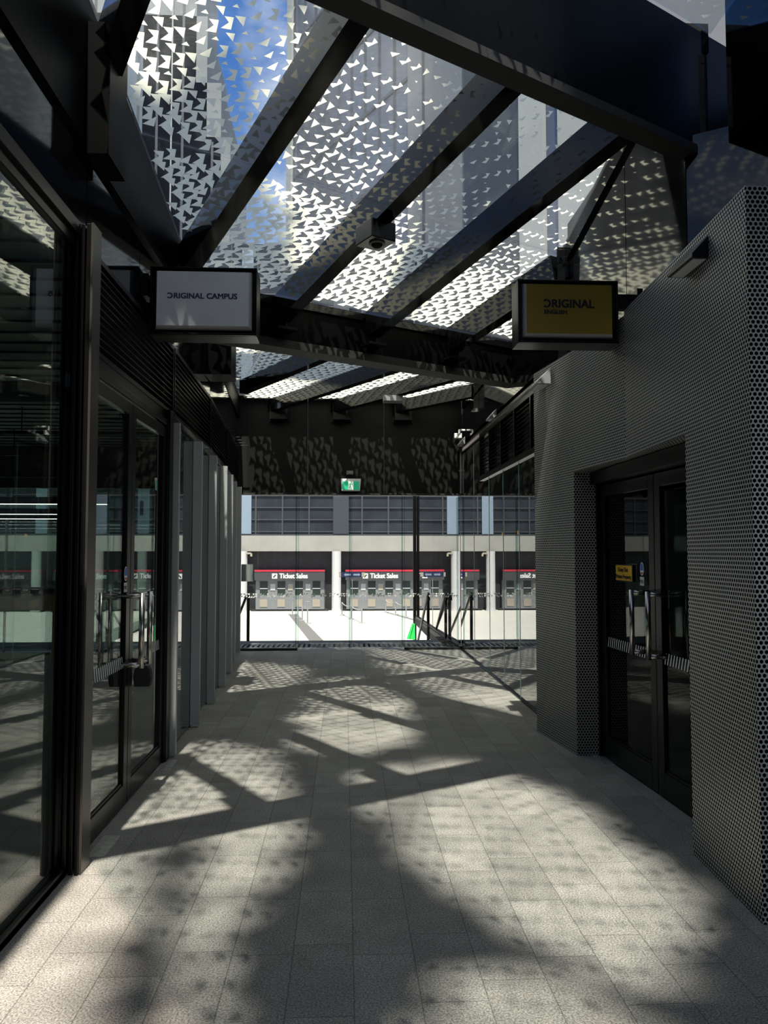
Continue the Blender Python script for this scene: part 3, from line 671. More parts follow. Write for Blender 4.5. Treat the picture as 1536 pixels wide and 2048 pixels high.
# ================================================================== RIGHT SIDE
PO = [(1.80, 3.30), (1.85, 4.07), (1.905, 5.0), (1.915, 5.12), (1.905, 5.25), (1.83, 6.04), (1.72, 6.87)]
pf = thing('perforated_portal', (1.9, 5, 0), 'grey perforated metal wall cladding framing the door recess on the right', 'cladding')
mb = MB()
def slab(mb, pts, xin, z0, z1):
    for a, b in zip(pts, pts[1:]): mb.hexa([(a[0], a[1], z0), (xin, a[1], z0), (xin, b[1], z0), (b[0], b[1], z0)], [(a[0], a[1], z1), (xin, a[1], z1), (xin, b[1], z1), (b[0], b[1], z1)])
slab(mb, PO[:2], 2.05, 0, 2.235); mb.build('near_pier', M_perf, pf)
mb = MB(); mb.box(2.052, 3.4, 3.30, 3.58, 0, 3.25); mb.build('return_panel', M_perf, pf)
mb = MB(); slab(mb, PO[5:], 2.045, 0, 2.235); mb.build('far_pier', M_perf, pf)
# lintel band: cut at panel joints
mb = MB(); slab(mb, PO[:4], 2.05, 2.235, 3.25); mb.build('upper_panel', M_perf, pf)
mb = MB(); slab(mb, [(1.915, 5.124)] + PO[4:], 2.045, 2.235, 3.22); mb.build('upper_panel', M_perf, pf)
# right double door in the recess
D0, D1, D2 = (2.125, 4.09), (2.09, 5.045), (2.045, 6.0)
for k, (a, b) in enumerate(((D0, D1), (D1, D2))):
    e = sthing('door_%d' % (k + 3), (a[0], a[1], 0)); d = (Vector(b) - Vector(a)).normalized() * .006
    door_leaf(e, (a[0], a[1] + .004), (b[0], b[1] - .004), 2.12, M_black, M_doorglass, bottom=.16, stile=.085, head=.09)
    pull(e, (2.095 if k == 0 else 2.082, 4.92 if k == 0 else 5.17), (1, .04), .90, 1.34)
MB().box(2.0, 2.14, 6.0, 6.035, 0, 2.225).build('trim_7', M_black, kind='structure')
mb = MB(); mb.box(1.96, 2.2, 4.075, 6.035, 2.13, 2.225); mb.build('trim_8', M_black, kind='structure')
pull_sign(2.055, 5.22, 1.42, -1, 'small round sticker over a PULL plate on the right recessed door')
ks = thing('warning_sign', (2.05, 5.55, 1.43), 'yellow Keep Out Private Property sign inside the right recessed door', 'sign')
mb = MB(); mb.face([(2.045, 5.70, 1.405), (2.058, 5.34, 1.405), (2.058, 5.34, 1.50), (2.045, 5.70, 1.50)][::-1]); 
mb = MB(); mb.hexa([(2.040, 5.71, 1.38), (2.044, 5.71, 1.38), (2.059, 5.41, 1.38), (2.055, 5.41, 1.38)], [(2.040, 5.71, 1.505), (2.044, 5.71, 1.505), (2.059, 5.41, 1.505), (2.055, 5.41, 1.505)]); mb.build('board', M_ink, ks)
mb = MB(); mb.face([(2.0385, 5.70, 1.388), (2.0535, 5.42, 1.388), (2.0535, 5.42, 1.497), (2.0385, 5.70, 1.497)]); kf = mb.build('face_panel', M_amber, ks)
ud = (.0535 - .0385, -.28, 0)
text_mb('Keep Out', .045, (2.0385, 5.65, 1.452), ud, (0, 0, 1), .0006, .001, width=.17).build('upper_line', M_ink, kf)
text_mb('Private Property', .042, (2.0368, 5.693, 1.402), ud, (0, 0, 1), .0006, .001, width=.265).build('lower_line', M_ink, kf)
# interior behind the doors: dark lobby
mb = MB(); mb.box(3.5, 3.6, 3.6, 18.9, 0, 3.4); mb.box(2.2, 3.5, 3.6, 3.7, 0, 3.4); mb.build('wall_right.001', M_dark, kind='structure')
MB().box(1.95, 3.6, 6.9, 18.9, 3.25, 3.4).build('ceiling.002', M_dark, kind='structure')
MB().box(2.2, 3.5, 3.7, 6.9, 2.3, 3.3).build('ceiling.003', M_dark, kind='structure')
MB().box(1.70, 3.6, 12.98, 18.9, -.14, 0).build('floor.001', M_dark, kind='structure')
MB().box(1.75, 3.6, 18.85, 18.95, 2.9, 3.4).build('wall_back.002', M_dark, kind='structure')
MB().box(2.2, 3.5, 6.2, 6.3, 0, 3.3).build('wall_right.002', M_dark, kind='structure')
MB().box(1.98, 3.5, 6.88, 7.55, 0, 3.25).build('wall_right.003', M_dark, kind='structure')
# right glass wall, frameless panes
gy = [6.90, 7.62, 8.35, 9.2, 10.10, 11.3, 12.62]
tops = [3.18, 2.58, 2.58, 2.58, 2.58, 3.20]
for k in range(6):
    a, b = gy[k], gy[k + 1]; z1 = 2.58 if k < 4 else 3.18
    if k == 0: z1 = 2.58
    mb = MB(); mb.box(1.915, 1.927, a + .004, b - .004, .012, z1)
    o = mb.build('window_%d' % (70 + k), M_rglass, kind='structure')
    mb = MB(); mb.box(1.911, 1.93, b - .005, b + .005, .012, z1); mb.build('glass_edge', M_edge, o)
for k, (a, b) in enumerate(((12.63, 14.1), (14.1, 15.6), (15.6, 17.1), (17.1, 18.62))):
    xa, xb = 1.915 - (a - 12.6) * .028, 1.915 - (b - 12.6) * .028
    mb = MB(); mb.hexa([(xa, a, .05), (xa + .012, a, .05), (xb + .012, b, .05), (xb, b, .05)], [(xa, a, 2.92), (xa + .012, a, 2.92), (xb + .012, b, 2.92), (xb, b, 2.92)])
    o = mb.build('window_%d' % (80 + k), M_rglass, kind='structure')
mb = MB(); mb.box(1.89, 1.93, 6.9, 12.6, 0, .014); mb.hexa([(1.88, 12.6, 0), (1.95, 12.6, 0), (1.78, 18.7, 0), (1.71, 18.7, 0)], [(1.88, 12.6, .05), (1.95, 12.6, .05), (1.78, 18.7, .05), (1.71, 18.7, .05)])
mb.build('trim_9', M_bronze, kind='structure')
e = thing('corner_post', (1.71, 18.7, -.5), 'slim dark post outside at the far end of the right glass wall', 'post')
MB().box(1.67, 1.745, 18.66, 18.74, -.75, 2.98).build('shaft', M_black, e)
e2 = MB(); e2.hexa([(1.50, 18.58, -.5), (1.70, 18.58, -.52), (1.74, 18.72, -.52), (1.52, 18.72, -.5)], [(1.63, 18.60, -.14), (1.71, 18.60, -.14), (1.72, 18.68, -.14), (1.64, 18.68, -.14)])
e2.tube([(1.56, 18.57, -.5), (1.655, 18.58, -.14)], .016, 8)
tag(e2.build('post_cover', M_lime), 'bright green plastic cover at the foot of the outside post', 'cover')
# right louvres in the glass wall (five vertical cells)
rlv = thing('louvre_panel', (1.90, 7.6, 2.6), 'dark framed louvre strip with five cells above the right glass wall', 'louvre')
mb = MB(); mb.box(1.88, 1.96, 6.9, 10.62, 2.58, 2.64); mb.box(1.88, 1.96, 6.9, 10.62, 3.18, 3.24)
for y in (6.9, 7.65, 8.4, 9.15, 9.9, 10.58): mb.box(1.88, 1.96, y, y + .04, 2.64, 3.18)
mb.build('frame', M_bronze, rlv)
mb = MB()
for i in range(11):
    z = 2.65 + i * .048; mb.hexa([(1.90, 6.94, z), (1.95, 6.94, z + .02), (1.95, 10.58, z + .02), (1.90, 10.58, z)], [(1.90, 6.94, z + .006), (1.95, 6.94, z + .028), (1.95, 10.58, z + .028), (1.90, 10.58, z + .006)])
mb.build('blades', M_bronze, rlv)
MB().box(1.955, 1.965, 6.94, 10.58, 2.64, 3.18).build('backing', M_dark, rlv)
MB().box(1.86, 1.98, 6.9, 12.6, 3.24, 3.27).build('trim_10', M_bronze, kind='structure')
# wedge wall lights
def wedge(x, y, z, L, pr, h, lab, ang=0.0, name='wall_light'):
    e = thing(name, (x, y, z), lab, 'wall light')
    c, s = math.cos(ang), math.sin(ang)
    def T(a, b, zz): return (x - a * c - b * s, y + b * c - a * s, zz)
    mb = MB(); prof = [(0, 0), (pr, 0), (pr, .02), (0, h)]
    lo = [T(a, -L / 2, z + b) for a, b in prof]; hi = [T(a, L / 2, z + b) for a, b in prof]
    i = len(mb.v); mb.v += lo + hi
    for k in range(4): q = (k + 1) % 4; mb.f.append((i + k, i + q, i + 4 + q, i + 4 + k)); mb.m.append(0)
    mb.f += [(i + 3, i + 2, i + 1, i), (i + 4, i + 5, i + 6, i + 7)]; mb.m += [0, 0]
    mb.build('housing', M_black if lab.startswith('black') else M_grey, e, bevel=.003)
    mb = MB(); mb.hexa([T(.02, -L / 2 + .02, z - .004), T(pr - .015, -L / 2 + .02, z - .004), T(pr - .015, L / 2 - .02, z - .004), T(.02, L / 2 - .02, z - .004)], [T(.02, -L / 2 + .02, z), T(pr - .015, -L / 2 + .02, z), T(pr - .015, L / 2 - .02, z), T(.02, L / 2 - .02, z)]); mb.build('lens', M_tray, e)
    return e
wedge(1.842, 3.86, 3.08, .30, .10, .13, 'black wedge-shaped wall light high on the near end of the perforated wall')
wedge(1.755, 6.55, 3.03, .27, .12, .14, 'grey wedge-shaped wall light on the far end of the perforated wall')  # grey housing: the light on this fixture is put into its colour
wedge(1.90, 9.6, 3.27, .25, .09, .12, 'small wedge wall light above the right louvres')
wedge(1.88, 12.0, 3.27, .25, .09, .13, 'small wedge wall light at the far end of the right wall')
em = MB(); em.box(1.76, 1.88, 12.2, 12.3, 3.42, 3.50); em.tube([(1.85, 12.25, 3.5), (1.85, 12.25, 3.56)], .02, 8); em.box(1.84, 1.95, 12.23, 12.27, 3.54, 3.57)
tag(em.build('security_camera', M_white, bevel=.006), 'small white box camera at the right end of the dark wall above the entrance', 'camera')
dp = MB(); dp.tube([(1.90, 12.45, 2.55), (1.90, 12.45, 3.25)], .018, 10); dp.tube([(1.90, 12.45, 2.9), (1.90, 12.45, 2.93)], .03, 10)
tag(dp.build('drain_pipe', M_grey, smooth=True), 'thin vertical pipe at the right end of the entrance wall', 'pipe')
# globe pendants
for k, y in enumerate((10.76, 11.83, 12.99, 14.03, 15.11, 16.31)):
    e = thing('globe_pendant', (2.45, y, 1.86), 'clear glass globe pendant with orange filament, %s of the row behind the right glass' % ['nearest', 'second', 'third', 'fourth', 'fifth', 'farthest'][k], 'pendant light', 'globe pendants')
    MB().sphere((2.45, y, 1.87), .14).build('globe', M_globe, e, smooth=True)
    mb = MB(); mb.tube([(2.45, y, 1.845), (2.45, y, 1.895)], .013, 10); mb.build('filament', M_fil, e)
    mb = MB(); mb.tube([(2.45, y, 2.0), (2.45, y, 2.04)], .018, 10); mb.tube([(2.45, y, 2.04), (2.45, y, 3.25)], .003, 6); mb.build('cord', M_black, e)

# ================================================================== HANGING SIGNS
def blade_sign(x0, x1, y, z0, z1, dep, lab, face, wallx, side):
    e = thing('hanging_sign', ((x0 + x1) / 2, y, z0), lab, 'sign')
    mb = MB(); t = .012
    mb.box(x0, x1, y + .03, y + dep, z0, z1)
    mb.box(x0, x0 + t, y, y + .03, z0, z1); mb.box(x1 - t, x1, y, y + .03, z0, z1); mb.box(x0, x1, y, y + .03, z1 - t, z1); mb.box(x0, x1, y, y + .03, z0, z0 + t)
    mb.build('case', M_black, e, bevel=.003)
    b = .035; mb = MB(); c = .018
    fx0, fx1, fz0, fz1 = x0 + b, x1 - b, z0 + .04, z1 - .022; yf = y - .02
    A = [(fx0, y + .03, fz0), (fx1, y + .03, fz0), (fx1, y + .03, fz1), (fx0, y + .03, fz1)]; B = [(fx0 + c, yf, fz0 + c), (fx1 - c, yf, fz0 + c), (fx1 - c, yf, fz1 - c), (fx0 + c, yf, fz1 - c)]
    for k in range(4): q = (k + 1) % 4; mb.face([A[k], A[q], B[q], B[k]])
    mb.build('tray_edge', M_tray, e)
    mb = MB(); mb.face(B); fp = mb.build('face_panel', face, e)
    mb = MB()
    if side < 0: mb.box(wallx, x0 + .01, y + .07, y + .14, z1 - .17, z1 - .07); mb.box(wallx, wallx + .02, y + .03, y + .18, z1 - .2, z1 - .04)
    else: mb.box(x1 - .01, wallx, y + .07, y + .14, z1 - .17, z1 - .07); mb.box(wallx - .02, wallx, y + .03, y + .18, z1 - .2, z1 - .04)
    mb.build('wall_arm', M_black, e)
    return (e, fp), (fx0 + c, fx1 - c, fz0 + c, fz1 - c, yf)
(e, fp), (a, b, c, d, yf) = blade_sign(-1.36, -.62, 5.35, 3.11, 3.59, .22, 'white ORIGINAL CAMPUS sign box hanging from the left wall', M_signwhite, LX, -1)
wd = b - a; zt = c + (d - c) * .50; h = .052
t1 = text_mb('C', .054, (a + wd * .118, yf - .001, zt), (1, 0, 0), (0, 0, 1), .001, .0016, mirror=True, width=.034); t1.build('lettering', M_navy, fp)
t2 = text_mb('RIGINAL CAMPUS', .054, (a + wd * .188, yf - .001, zt), (1, 0, 0), (0, 0, 1), .001, .0016, width=wd * .685); t2.build('lettering', M_navy, fp)
for zb in (c + .012, d - .065):
    mb = MB()
    for i in range(17):
        for j in range(6):
            x = a + wd * .36 + i * .0125; z = zb + j * .0105; mb.face([(x, yf - .0008, z), (x + .003, yf - .0008, z), (x + .003, yf - .0008, z + .003), (x, yf - .0008, z + .003)])
    mb.build('dot_pattern', mat('dot_grey', (.40, .43, .5), .5), fp)
(e, fp), (a, b, c, d, yf) = blade_sign(1.185, 1.885, 5.14, 3.03, 3.47, .20, 'yellow ORIGINAL ENGLISH sign box hanging from the right wall', M_yellow, RX, 1)
wd = b - a; zt = c + (d - c) * .53
t1 = text_mb('C', .080, (a + wd * .205, yf - .001, zt), (1, 0, 0), (0, 0, 1), .001, .0024, mirror=True, width=.045); t1.build('lettering', M_ink, fp)
t2 = text_mb('RIGINAL', .080, (a + wd * .30, yf - .001, zt), (1, 0, 0), (0, 0, 1), .001, .0024, width=wd * .49); t2.build('lettering', M_ink, fp)
t2 = text_mb('ENGLISH', .040, (a + wd * .21, yf - .001, zt - .045), (1, 0, 0), (0, 0, 1), .001, .0012, width=wd * .26); t2.build('lettering', M_ink, fp)

# camera box on the rafter and lamp box in the far bay
e = thing('ceiling_camera', (.22, 6.1, 4.0), 'black dome camera box under the rafter in the middle of the glass roof', 'camera')
p = G(.24, 1.76); Q4 = ((-.11, .12), (.11, .12), (.11, -.12), (-.11, -.12)); bx_ = MB(); bx_.hexa([tuple(Vector((p.x, p.y, 3.985)) + E1 * a + E2 * b) for a, b in Q4], [tuple(Vector((p.x, p.y, 4.13)) + E1 * a + E2 * b) for a, b in Q4]); bx_.build('housing', M_black, e, bevel=.006)
p2 = p + E2 * .02; mb = MB(); mb.lathe((p2.x, p2.y, 3.985), [(.062, 0), (.062, -.012), (.045, -.012), (.045, -.006)], 24); mb.build('ring', M_grey, e, smooth=True)
mb = MB(); mb.lathe((p2.x, p2.y, 3.983), [(.044, 0), (.04, -.02), (.026, -.034), (.001, -.04)], 20); mb.build('dome', M_matte, e, smooth=True)
e = thing('lamp_box', (.17, 10.2, 3.7), 'small grey lamp box under a rafter in the far roof bay', 'lamp')
MB().box(.70 - .14, .70 + .14, 9.7 + 1.4 - .1, 11.2 + .02, 3.78, 3.86).build('housing', M_grey, e)
e.location = (.7, 11.1, 3.78)
for ch in e.children: ch.location = Vector((0, 0, 0)); ch.location = Vector(ch['w']) - Vector((.7, 11.1, 3.78))

# exit sign and sensor
e = thing('exit_sign', (.10, 12.5, 2.58), 'green running man exit sign hanging on the dark wall above the entrance', 'exit sign')
mb = MB(); mb.hexa([(-.05, 12.50, 2.585), (.25, 12.50, 2.585), (.25, 12.58, 2.585), (-.05, 12.58, 2.585)], [(-.065, 12.50, 2.785), (.265, 12.50, 2.785), (.265, 12.58, 2.785), (-.065, 12.58, 2.785)]); mb.build('case', M_white, e, bevel=.008)
MB().box(-.035, .235, 12.494, 12.50, 2.605, 2.742).build('green_panel', M_green, e)
gpn = MB().box(.057, .143, 12.490, 12.494, 2.605, 2.742).build('doorway_panel', M_exitw, e)
mb = MB(); y = 12.488
def seg(p, q, wd): mb.bar((p[0], y, p[1]), (q[0], y, q[1]), .003, wd, up=(0, 1, 0)) if False else mb.tube([(p[0], y, p[1]), (q[0], y, q[1])], wd / 2, 6)
seg((.098, 2.715), (.092, 2.668), .018); seg((.092, 2.668), (.108, 2.645), .011); seg((.108, 2.645), (.118, 2.612), .010); seg((.092, 2.668), (.084, 2.640), .011); seg((.084, 2.640), (.062, 2.636), .009)
seg((.100, 2.708), (.078, 2.700), .008); seg((.078, 2.700), (.068, 2.682), .007); seg((.100, 2.706), (.118, 2.690), .008); seg((.118, 2.690), (.134, 2.694), .007)
mb.sphere((.108, y, 2.728), .009, 10, 8); mb.build('running_figure', M_green, gpn)
e = MB(); e.box(.03, .14, 12.53, 12.6, 2.86, 2.92); e.box(.05, .12, 12.52, 12.53, 2.87, 2.90); tag(e.build('door_sensor', M_grey, bevel=.005), 'small grey motion sensor above the exit sign', 'sensor')

# ================================================================== ENTRANCE GLASS
ent = [(-1.70, -.77), (-.76, .105), (.115, .97), (.98, 1.88)]
for k, (a, b) in enumerate(ent):
    y = 12.64 if k in (0, 3) else 12.70
    o = sthing('door_%d' % (5 + k), (a, y, 0))
    MB().box(a, b, y, y + .012, .03, 2.50).build('glass_pane', M_dglass, o)
    mb = MB(); mb.box(a, a + .012, y - .002, y + .014, .03, 2.5); mb.box(b - .03, b, y - .004, y + .016, .03, 2.5); mb.build('glass_edge', glass('edge_tint_%d' % k, (.72, .82, .80), haze=.0), o)
    mb = MB(); x = a + .02
    while x < b - .04:      # triangle safety band
        kk = random.choice((0, 1, 2)); z = .845 + .035 * random.choice((0, 1)); yy_ = y - .003
        for zz in (.85, .885):
            q = random.choice([((0, 0), (.035, 0), (.035, .033)), ((0, 0), (.035, .033), (0, .033)), ((0, .033), (.035, .033), (.02, 0)), None])
            if q: mb.face([(x + u, yy_, zz + v) for u, v in q])
        x += .038
    mb.build('triangle_decal', M_decal, o)
for a, b in ((-1.72, -.76), (.98, 1.90)):
    MB().box(a, b, 12.58, 12.66, 0, .035).build('trim_%d' % (11 if a < 0 else 12), M_matte, kind='structure')
# drain grate
e = thing('drain_grate', (0, 13.35, -.1), 'slotted steel drain grate across the entrance threshold', 'drain grate')
mb = MB(); x = -12.9
while x < 8.9:
    mb.hexa([(x, 13.02, -.03), (x + .045, 13.02, -.03), (x + .045, 13.45, -.03), (x, 13.45, -.03)], [(x, 13.02, 0), (x + .045, 13.02, 0), (x + .045, 13.45, 0), (x, 13.45, 0)]); x += .085
mb.build('slats', M_grate, e)
MB().box(-13, 9, 13.45, 13.78, -.1, 0).build('rim', M_band, e)
MB().box(-13, 9, 13.0, 13.45, -.12, -.06).build('trough', M_steel, e)
# stair handrails
for k, x in enumerate((-1.72, 1.66, 2.08)):
    e = thing('stair_handrail', (x, 13.95, 0), ['black stair handrail outside the entrance on the left', 'left one of two black stair handrails outside on the right', 'right one of two black stair handrails outside on the right'][k], 'handrail', 'handrails of the stair outside')
    if k == 2: 
        for ch in (): pass
    x = x if k < 2 else 1.84
    if k == 1: x = 1.52
    mb = MB(); mb.tube([(x, 13.97, -.02), (x, 13.97, .80)], .028, 10); mb.build('post', M_black, e)
    mb = MB(); mb.tube([(x, 13.85, .72), (x, 13.86, .80), (x, 13.93, .84), (x, 14.02, .82), (x, 19.0, -1.95)] if k else [(x, 13.9, .80), (x, 13.96, .84), (x - .03, 14.0, .82), (x - .5, 14.4, -.3)], .024, 10); mb.build('rail', M_black, e, smooth=True)
    mb = MB(); mb.tube([(x, 16.0, -1.2), (x, 16.0, -.28)], .025, 10); mb.build('post', M_black, e)
# notice and intercom at left end
e = MB(); e.box(-1.69, -1.50, 12.75, 12.77, 1.11, 1.39); tag(e.build('notice_board', M_grey), 'plain grey notice board at the left end of the entrance glass', 'notice board')

# ================================================================== PLAZA
TY = 64.0; ZG = -3.3
MB().box(-70, 75, TY + .6, TY + 30, ZG, 27.7).build('wall_back.003', M_dstone, kind='structure')
MB().box(-70, 75, TY - .6, TY + .6, 1.62, 2.90).build('wall_back.004', M_conc, kind='structure')
up = thing('upper_glazing', (0, TY, 2.9), 'blue grey gridded window wall above the pale concrete band across the plaza', 'window wall')
MB().box(-70, 75, TY + .2, TY + .59, 2.905, 27.5).build('glazing', M_bglass, up)
mb = MB(); z = 3.2
while z < 27: mb.box(-60, 60, TY + .1, TY + .2, z, z + .09); z += 1.0
x = -58.0
while x < 58: mb.box(x, x + .12, TY + .08, TY + .2, 2.9, 27.4); x += 2.2
mb.box(-60, 60, TY, TY + .2, 2.9, 3.05)
mb.build('mullions', M_mull, up); 
for x in (-24.9, -16.7, -8.4): MB().box(x - .25, x + .7, TY - .0, TY + .2, 3.0, 27).build('blue_panel', M_bluep, up)
MB().box(-.95, .35, TY + .0, TY + .2, 3.0, 27).build('blue_panel', mat('slate_panel', (.026, .032, .044), .5), up)
for k, x in enumerate((-24.8, -16.4, -8.3, -.65, 7.0, 14.6)):
    mb = MB(); mb.lathe((x, TY - .5, ZG), [(.42, 0), (.40, .1), (.38, .25), (.38, 4.93)], 24)
    tag(mb.build('plaza_column', M_colw, smooth=True), 'round white column across the plaza, ' + ['far left behind the near shop window', 'seen through the left double door', 'left of the left ticket booth in view', 'between the two ticket booths in view', 'right of the right ticket booth', 'farthest right under the concrete band'][k], 'column', 'white columns of the ticket hall')
def booth(xc, lab):
    W = 5.75; x0, x1 = xc - W / 2, xc + W / 2; y = TY
    e = thing('ticket_booth', (xc, y, ZG), lab, 'ticket booth', 'ticket booths across the plaza')
    MB().box(x0 + .08, x1 - .05, y - .1, y + .55, ZG + .15, -.72).build('front_panel', M_booth, e)
    mb = MB(); z = ZG + .9; mb.box(x0 + .08, x1 - .05, y - .108, y - .1, z, z + .02)
    for i in range(8): mb.box(x0 + .7 + i * .72, x0 + .715 + i * .72, y - .108, y - .1, ZG + .15, -.72)
    mb.build('panel_joints', M_grey, e)
    sb = MB().box(x0, x1, y - .45, y + .5, -.75, -.05).build('sign_band', M_bsign, e)
    MB().box(x0, x1, y - .48, y + .5, -.05, .09).build('red_trim', M_red, e)
    MB().box(x0 - .3, x1 + .3, y - .05, y + .55, ZG, ZG + .15).build('plinth', M_matte, e)
    for i in range(4):
        wx = x0 + .42 + i * 1.44
        w_ = MB(); w_.box(wx, wx + .64, y - .13, y - .1, -1.95, -.85); sw = w_.build('service_window', mat('booth_glass', (.012, .022, .02), .15) if 'booth_glass' not in MATS else MATS['booth_glass'], e)
        MB().box(wx, wx + .64, y - .15, y - .13, -1.47, -1.41).build('window_bar', M_tray, sw)
        MB().box(wx, wx + .62, y - .14, y - .1, -2.95, -2.33).build('shutter_panel', M_hatch, e)
    for i in range(3):
        px = x0 + 1.28 + i * 1.44; MB().box(px, px + .40, y - .14, y - .1, -1.60, -1.06).build('poster', M_paper if i != 1 else M_cream, e)
    t = text_mb('Ticket Sales', .56, (x0 + 2.05, y - .455, -.585), (1, 0, 0), (0, 0, 1), .004, .02, width=2.28); t.build('lettering', M_txt, sb)
    MB().box(x0 + 1.43, x0 + 1.86, y - .47, y - .45, -.62, -.20).build('icon_tile', M_txt, sb)
    mb = MB(); mb.v = [(x0 + 1.50, y - .475, -.50), (x0 + 1.60, y - .475, -.56), (x0 + 1.80, y - .475, -.33), (x0 + 1.70, y - .475, -.27)]; mb.f = [(0, 1, 2, 3)]; mb.m = [0]; mb.build('ticket_icon', M_bsign, sb)
booth(-4.48, 'grey ticket sales booth across the plaza, left one seen through the entrance')
booth(2.96, 'grey ticket sales booth across the plaza, right one seen through the entrance')
booth(-12.2, 'grey ticket sales booth across the plaza, behind the left double door glass')
booth(-20.6, 'grey ticket sales booth across the plaza, behind the near left shop window')
booth(10.6, 'grey ticket sales booth across the plaza, right end, hidden by the right glass wall')
mb = MB(); mb.hexa([(-4.4, 61, ZG), (-3.7, 61, ZG), (-.2, 36, ZG), (-1.0, 36, ZG)][::-1], [(-4.4, 61, ZG + .01), (-3.7, 61, ZG + .01), (-.2, 36, ZG + .01), (-1.0, 36, ZG + .01)][::-1]); mb.build('trim_13', M_band, kind='structure')
mb = MB(); mb.hexa([(3.2, 62.5, ZG), (3.4, 62.5, ZG), (6.0, 52, ZG), (5.6, 52, ZG)][::-1], [(3.2, 62.5, ZG + .01), (3.4, 62.5, ZG + .01), (6.0, 52, ZG + .01), (5.6, 52, ZG + .01)][::-1]); mb.build('trim_14', M_band, kind='structure')
def post(x, y, lab, grp, top=None):
    e = thing('queue_post', (x, y, ZG), lab, 'queue post', grp)
    mb = MB(); mb.lathe((x, y, ZG), [(.001, 0), (.24, 0), (.24, .025), (.03, .05)], 16); mb.build('base', M_grey, e)
    mb = MB(); mb.tube([(x, y, ZG + .03), (x, y, ZG + 1.0)], .045, 10); mb.build('pole', M_grey, e)
    if top: mb = MB(); mb.tube([(x - .17, y, ZG + 1.0), (x + .17, y, ZG + 1.0), (x + .17, y, ZG + 1.5), (x - .17, y, ZG + 1.5)], .02, 6, closed=True); mb.build('sign_holder', M_grey, e)
PP = [(-4.03, 60.5), (-3.45, 57.7), (-2.98, 55.2), (-2.5, 52.9)]
for k, (x, y) in enumerate(PP): post(x, y, '%s queue post on the grey paving band in the plaza' % ['farthest', 'second farthest', 'third', 'nearest, sign-topped'][k], 'queue posts on the grey band', k == 3)
PQ = [(-.18, 59.8), (.50, 56.2), (1.2, 53.1)]
for k, (x, y) in enumerate(PQ): post(x, y, '%s queue post holding the rope right of the middle column' % ['farthest', 'middle', 'nearest'][k], 'roped queue posts')
PR = [(3.34, 62.3), (3.98, 60.0), (4.62, 57.7)]
for k, (x, y) in enumerate(PR): post(x, y, '%s queue post in front of the right ticket booth' % ['farthest', 'middle', 'nearest'][k], 'queue posts by the right booth')
for k, (pl, lab) in enumerate(((PQ, 'striped queue rope right of the middle column'), (PR, 'striped queue rope in front of the right ticket booth'))):
    pts = []
    for a, b in zip(pl, pl[1:]):
        for i in range(8):
            f = i / 8; pts.append((a[0] + (b[0] - a[0]) * f, a[1] + (b[1] - a[1]) * f, ZG + .95 - .55 * f * (1 - f)))
    mb = MB(); mb.tube(pts, .035, 6); tag(mb.build('queue_rope', M_rope), lab, 'rope')
e = thing('arrow_sign', (.25, 25, .77), 'navy direction sign with two pale arrows hanging outside the entrance', 'sign')
MB().box(-.17, .66, 25, 25.03, .77, .93).build('board', M_dnavy, e)
for sg, xc in ((-1, .10), (1, .40)):
    mb = MB(); mb.face([(xc - sg * .11, 24.995, .82), (xc + sg * .05, 24.995, .82), (xc + sg * .05, 24.995, .795), (xc + sg * .12, 24.995, .85), (xc + sg * .05, 24.995, .905), (xc + sg * .05, 24.995, .88), (xc - sg * .11, 24.995, .88)]); mb.build('arrow', M_bluep, e)
MB().box(.56, .66, 24.99, 25, .78, .92).build('end_tile', M_cream, e); MB().box(-.17, -.11, 24.99, 25, .78, .92).build('end_tile', M_cream, e)
mb = MB(); mb.box(.24, .26, 25.03, 25.05, -3.3, .93); mb.build('support_pole', M_grey, e)
e = MB(); e.box(-8.0, -7.6, 63.2, 63.4, 1.38, 1.52); e.box(-7.65, -7.5, 63.15, 63.3, 1.2, 1.45); tag(e.build('security_camera', M_cream), 'beige security camera on the white column left of the booths', 'camera')

# ================================================================== CITY TOWERS
def tower(name, lab): return thing(name, (0, 100, ZG), lab, 'tower')
e = thing('stepped_tower', (-30, 118, ZG), 'grey stone tower with a stepped right side seen through the glass roof, left', 'tower')
Y0 = 110
mb = MB()
for xr, z1 in ((-16.7, 61.8), (-18.1, 69.9), (-20.2, 79.9), (-21.8, 95)): mb.box(-50, xr, Y0, Y0 + 18, ZG, z1)
mb.build('shaft', M_stone, e)
mb = MB()
for x in (-44, -40, -36.5, -33, -30.2, -27.5, -23.8, -19.5): mb.box(x, x + .35, Y0 - .15, Y0, ZG, 61 if x > -20.2 else 95)
mb.build('piers', M_line, e)
mb = MB(); mb.box(-25.3, -25.1, Y0 - .3, Y0, ZG, 95); mb.build('light_rod', M_pier, e)
MB().box(-31.6, -29.4, Y0 - .1, Y0, ZG, 95).build('blue_strip', mat('tower_blue_strip', (.10, .125, .16), .3), e)
e = thing('glass_tower', (0, 95, ZG), 'tall reflective glass tower with a white corner pier seen through the glass roof, centre', 'tower')
L0 = Vector((-7.1, 95, 0)); dr = Vector((.6, -1, 0)).normalized(); nn = Vector((-1, -.6, 0)).normalized()
def along(a, o=0): v = L0 + dr * a + nn * o; return (v.x, v.y)
def slabf(a0, a1, o0, o1, z0, z1): 
    m_ = MB(); pts = [along(a0, o1), along(a1, o1), along(a1, o0), along(a0, o0)]; return m_.prism(pts, z0, z1)
slabf(1.2, 27, -25, 0, 20, 120).build('facade', M_tglass, e)
slabf(0, 1.3, -3, .4, 20, 120).build('corner_pier', M_pier, e)
mb = MB()
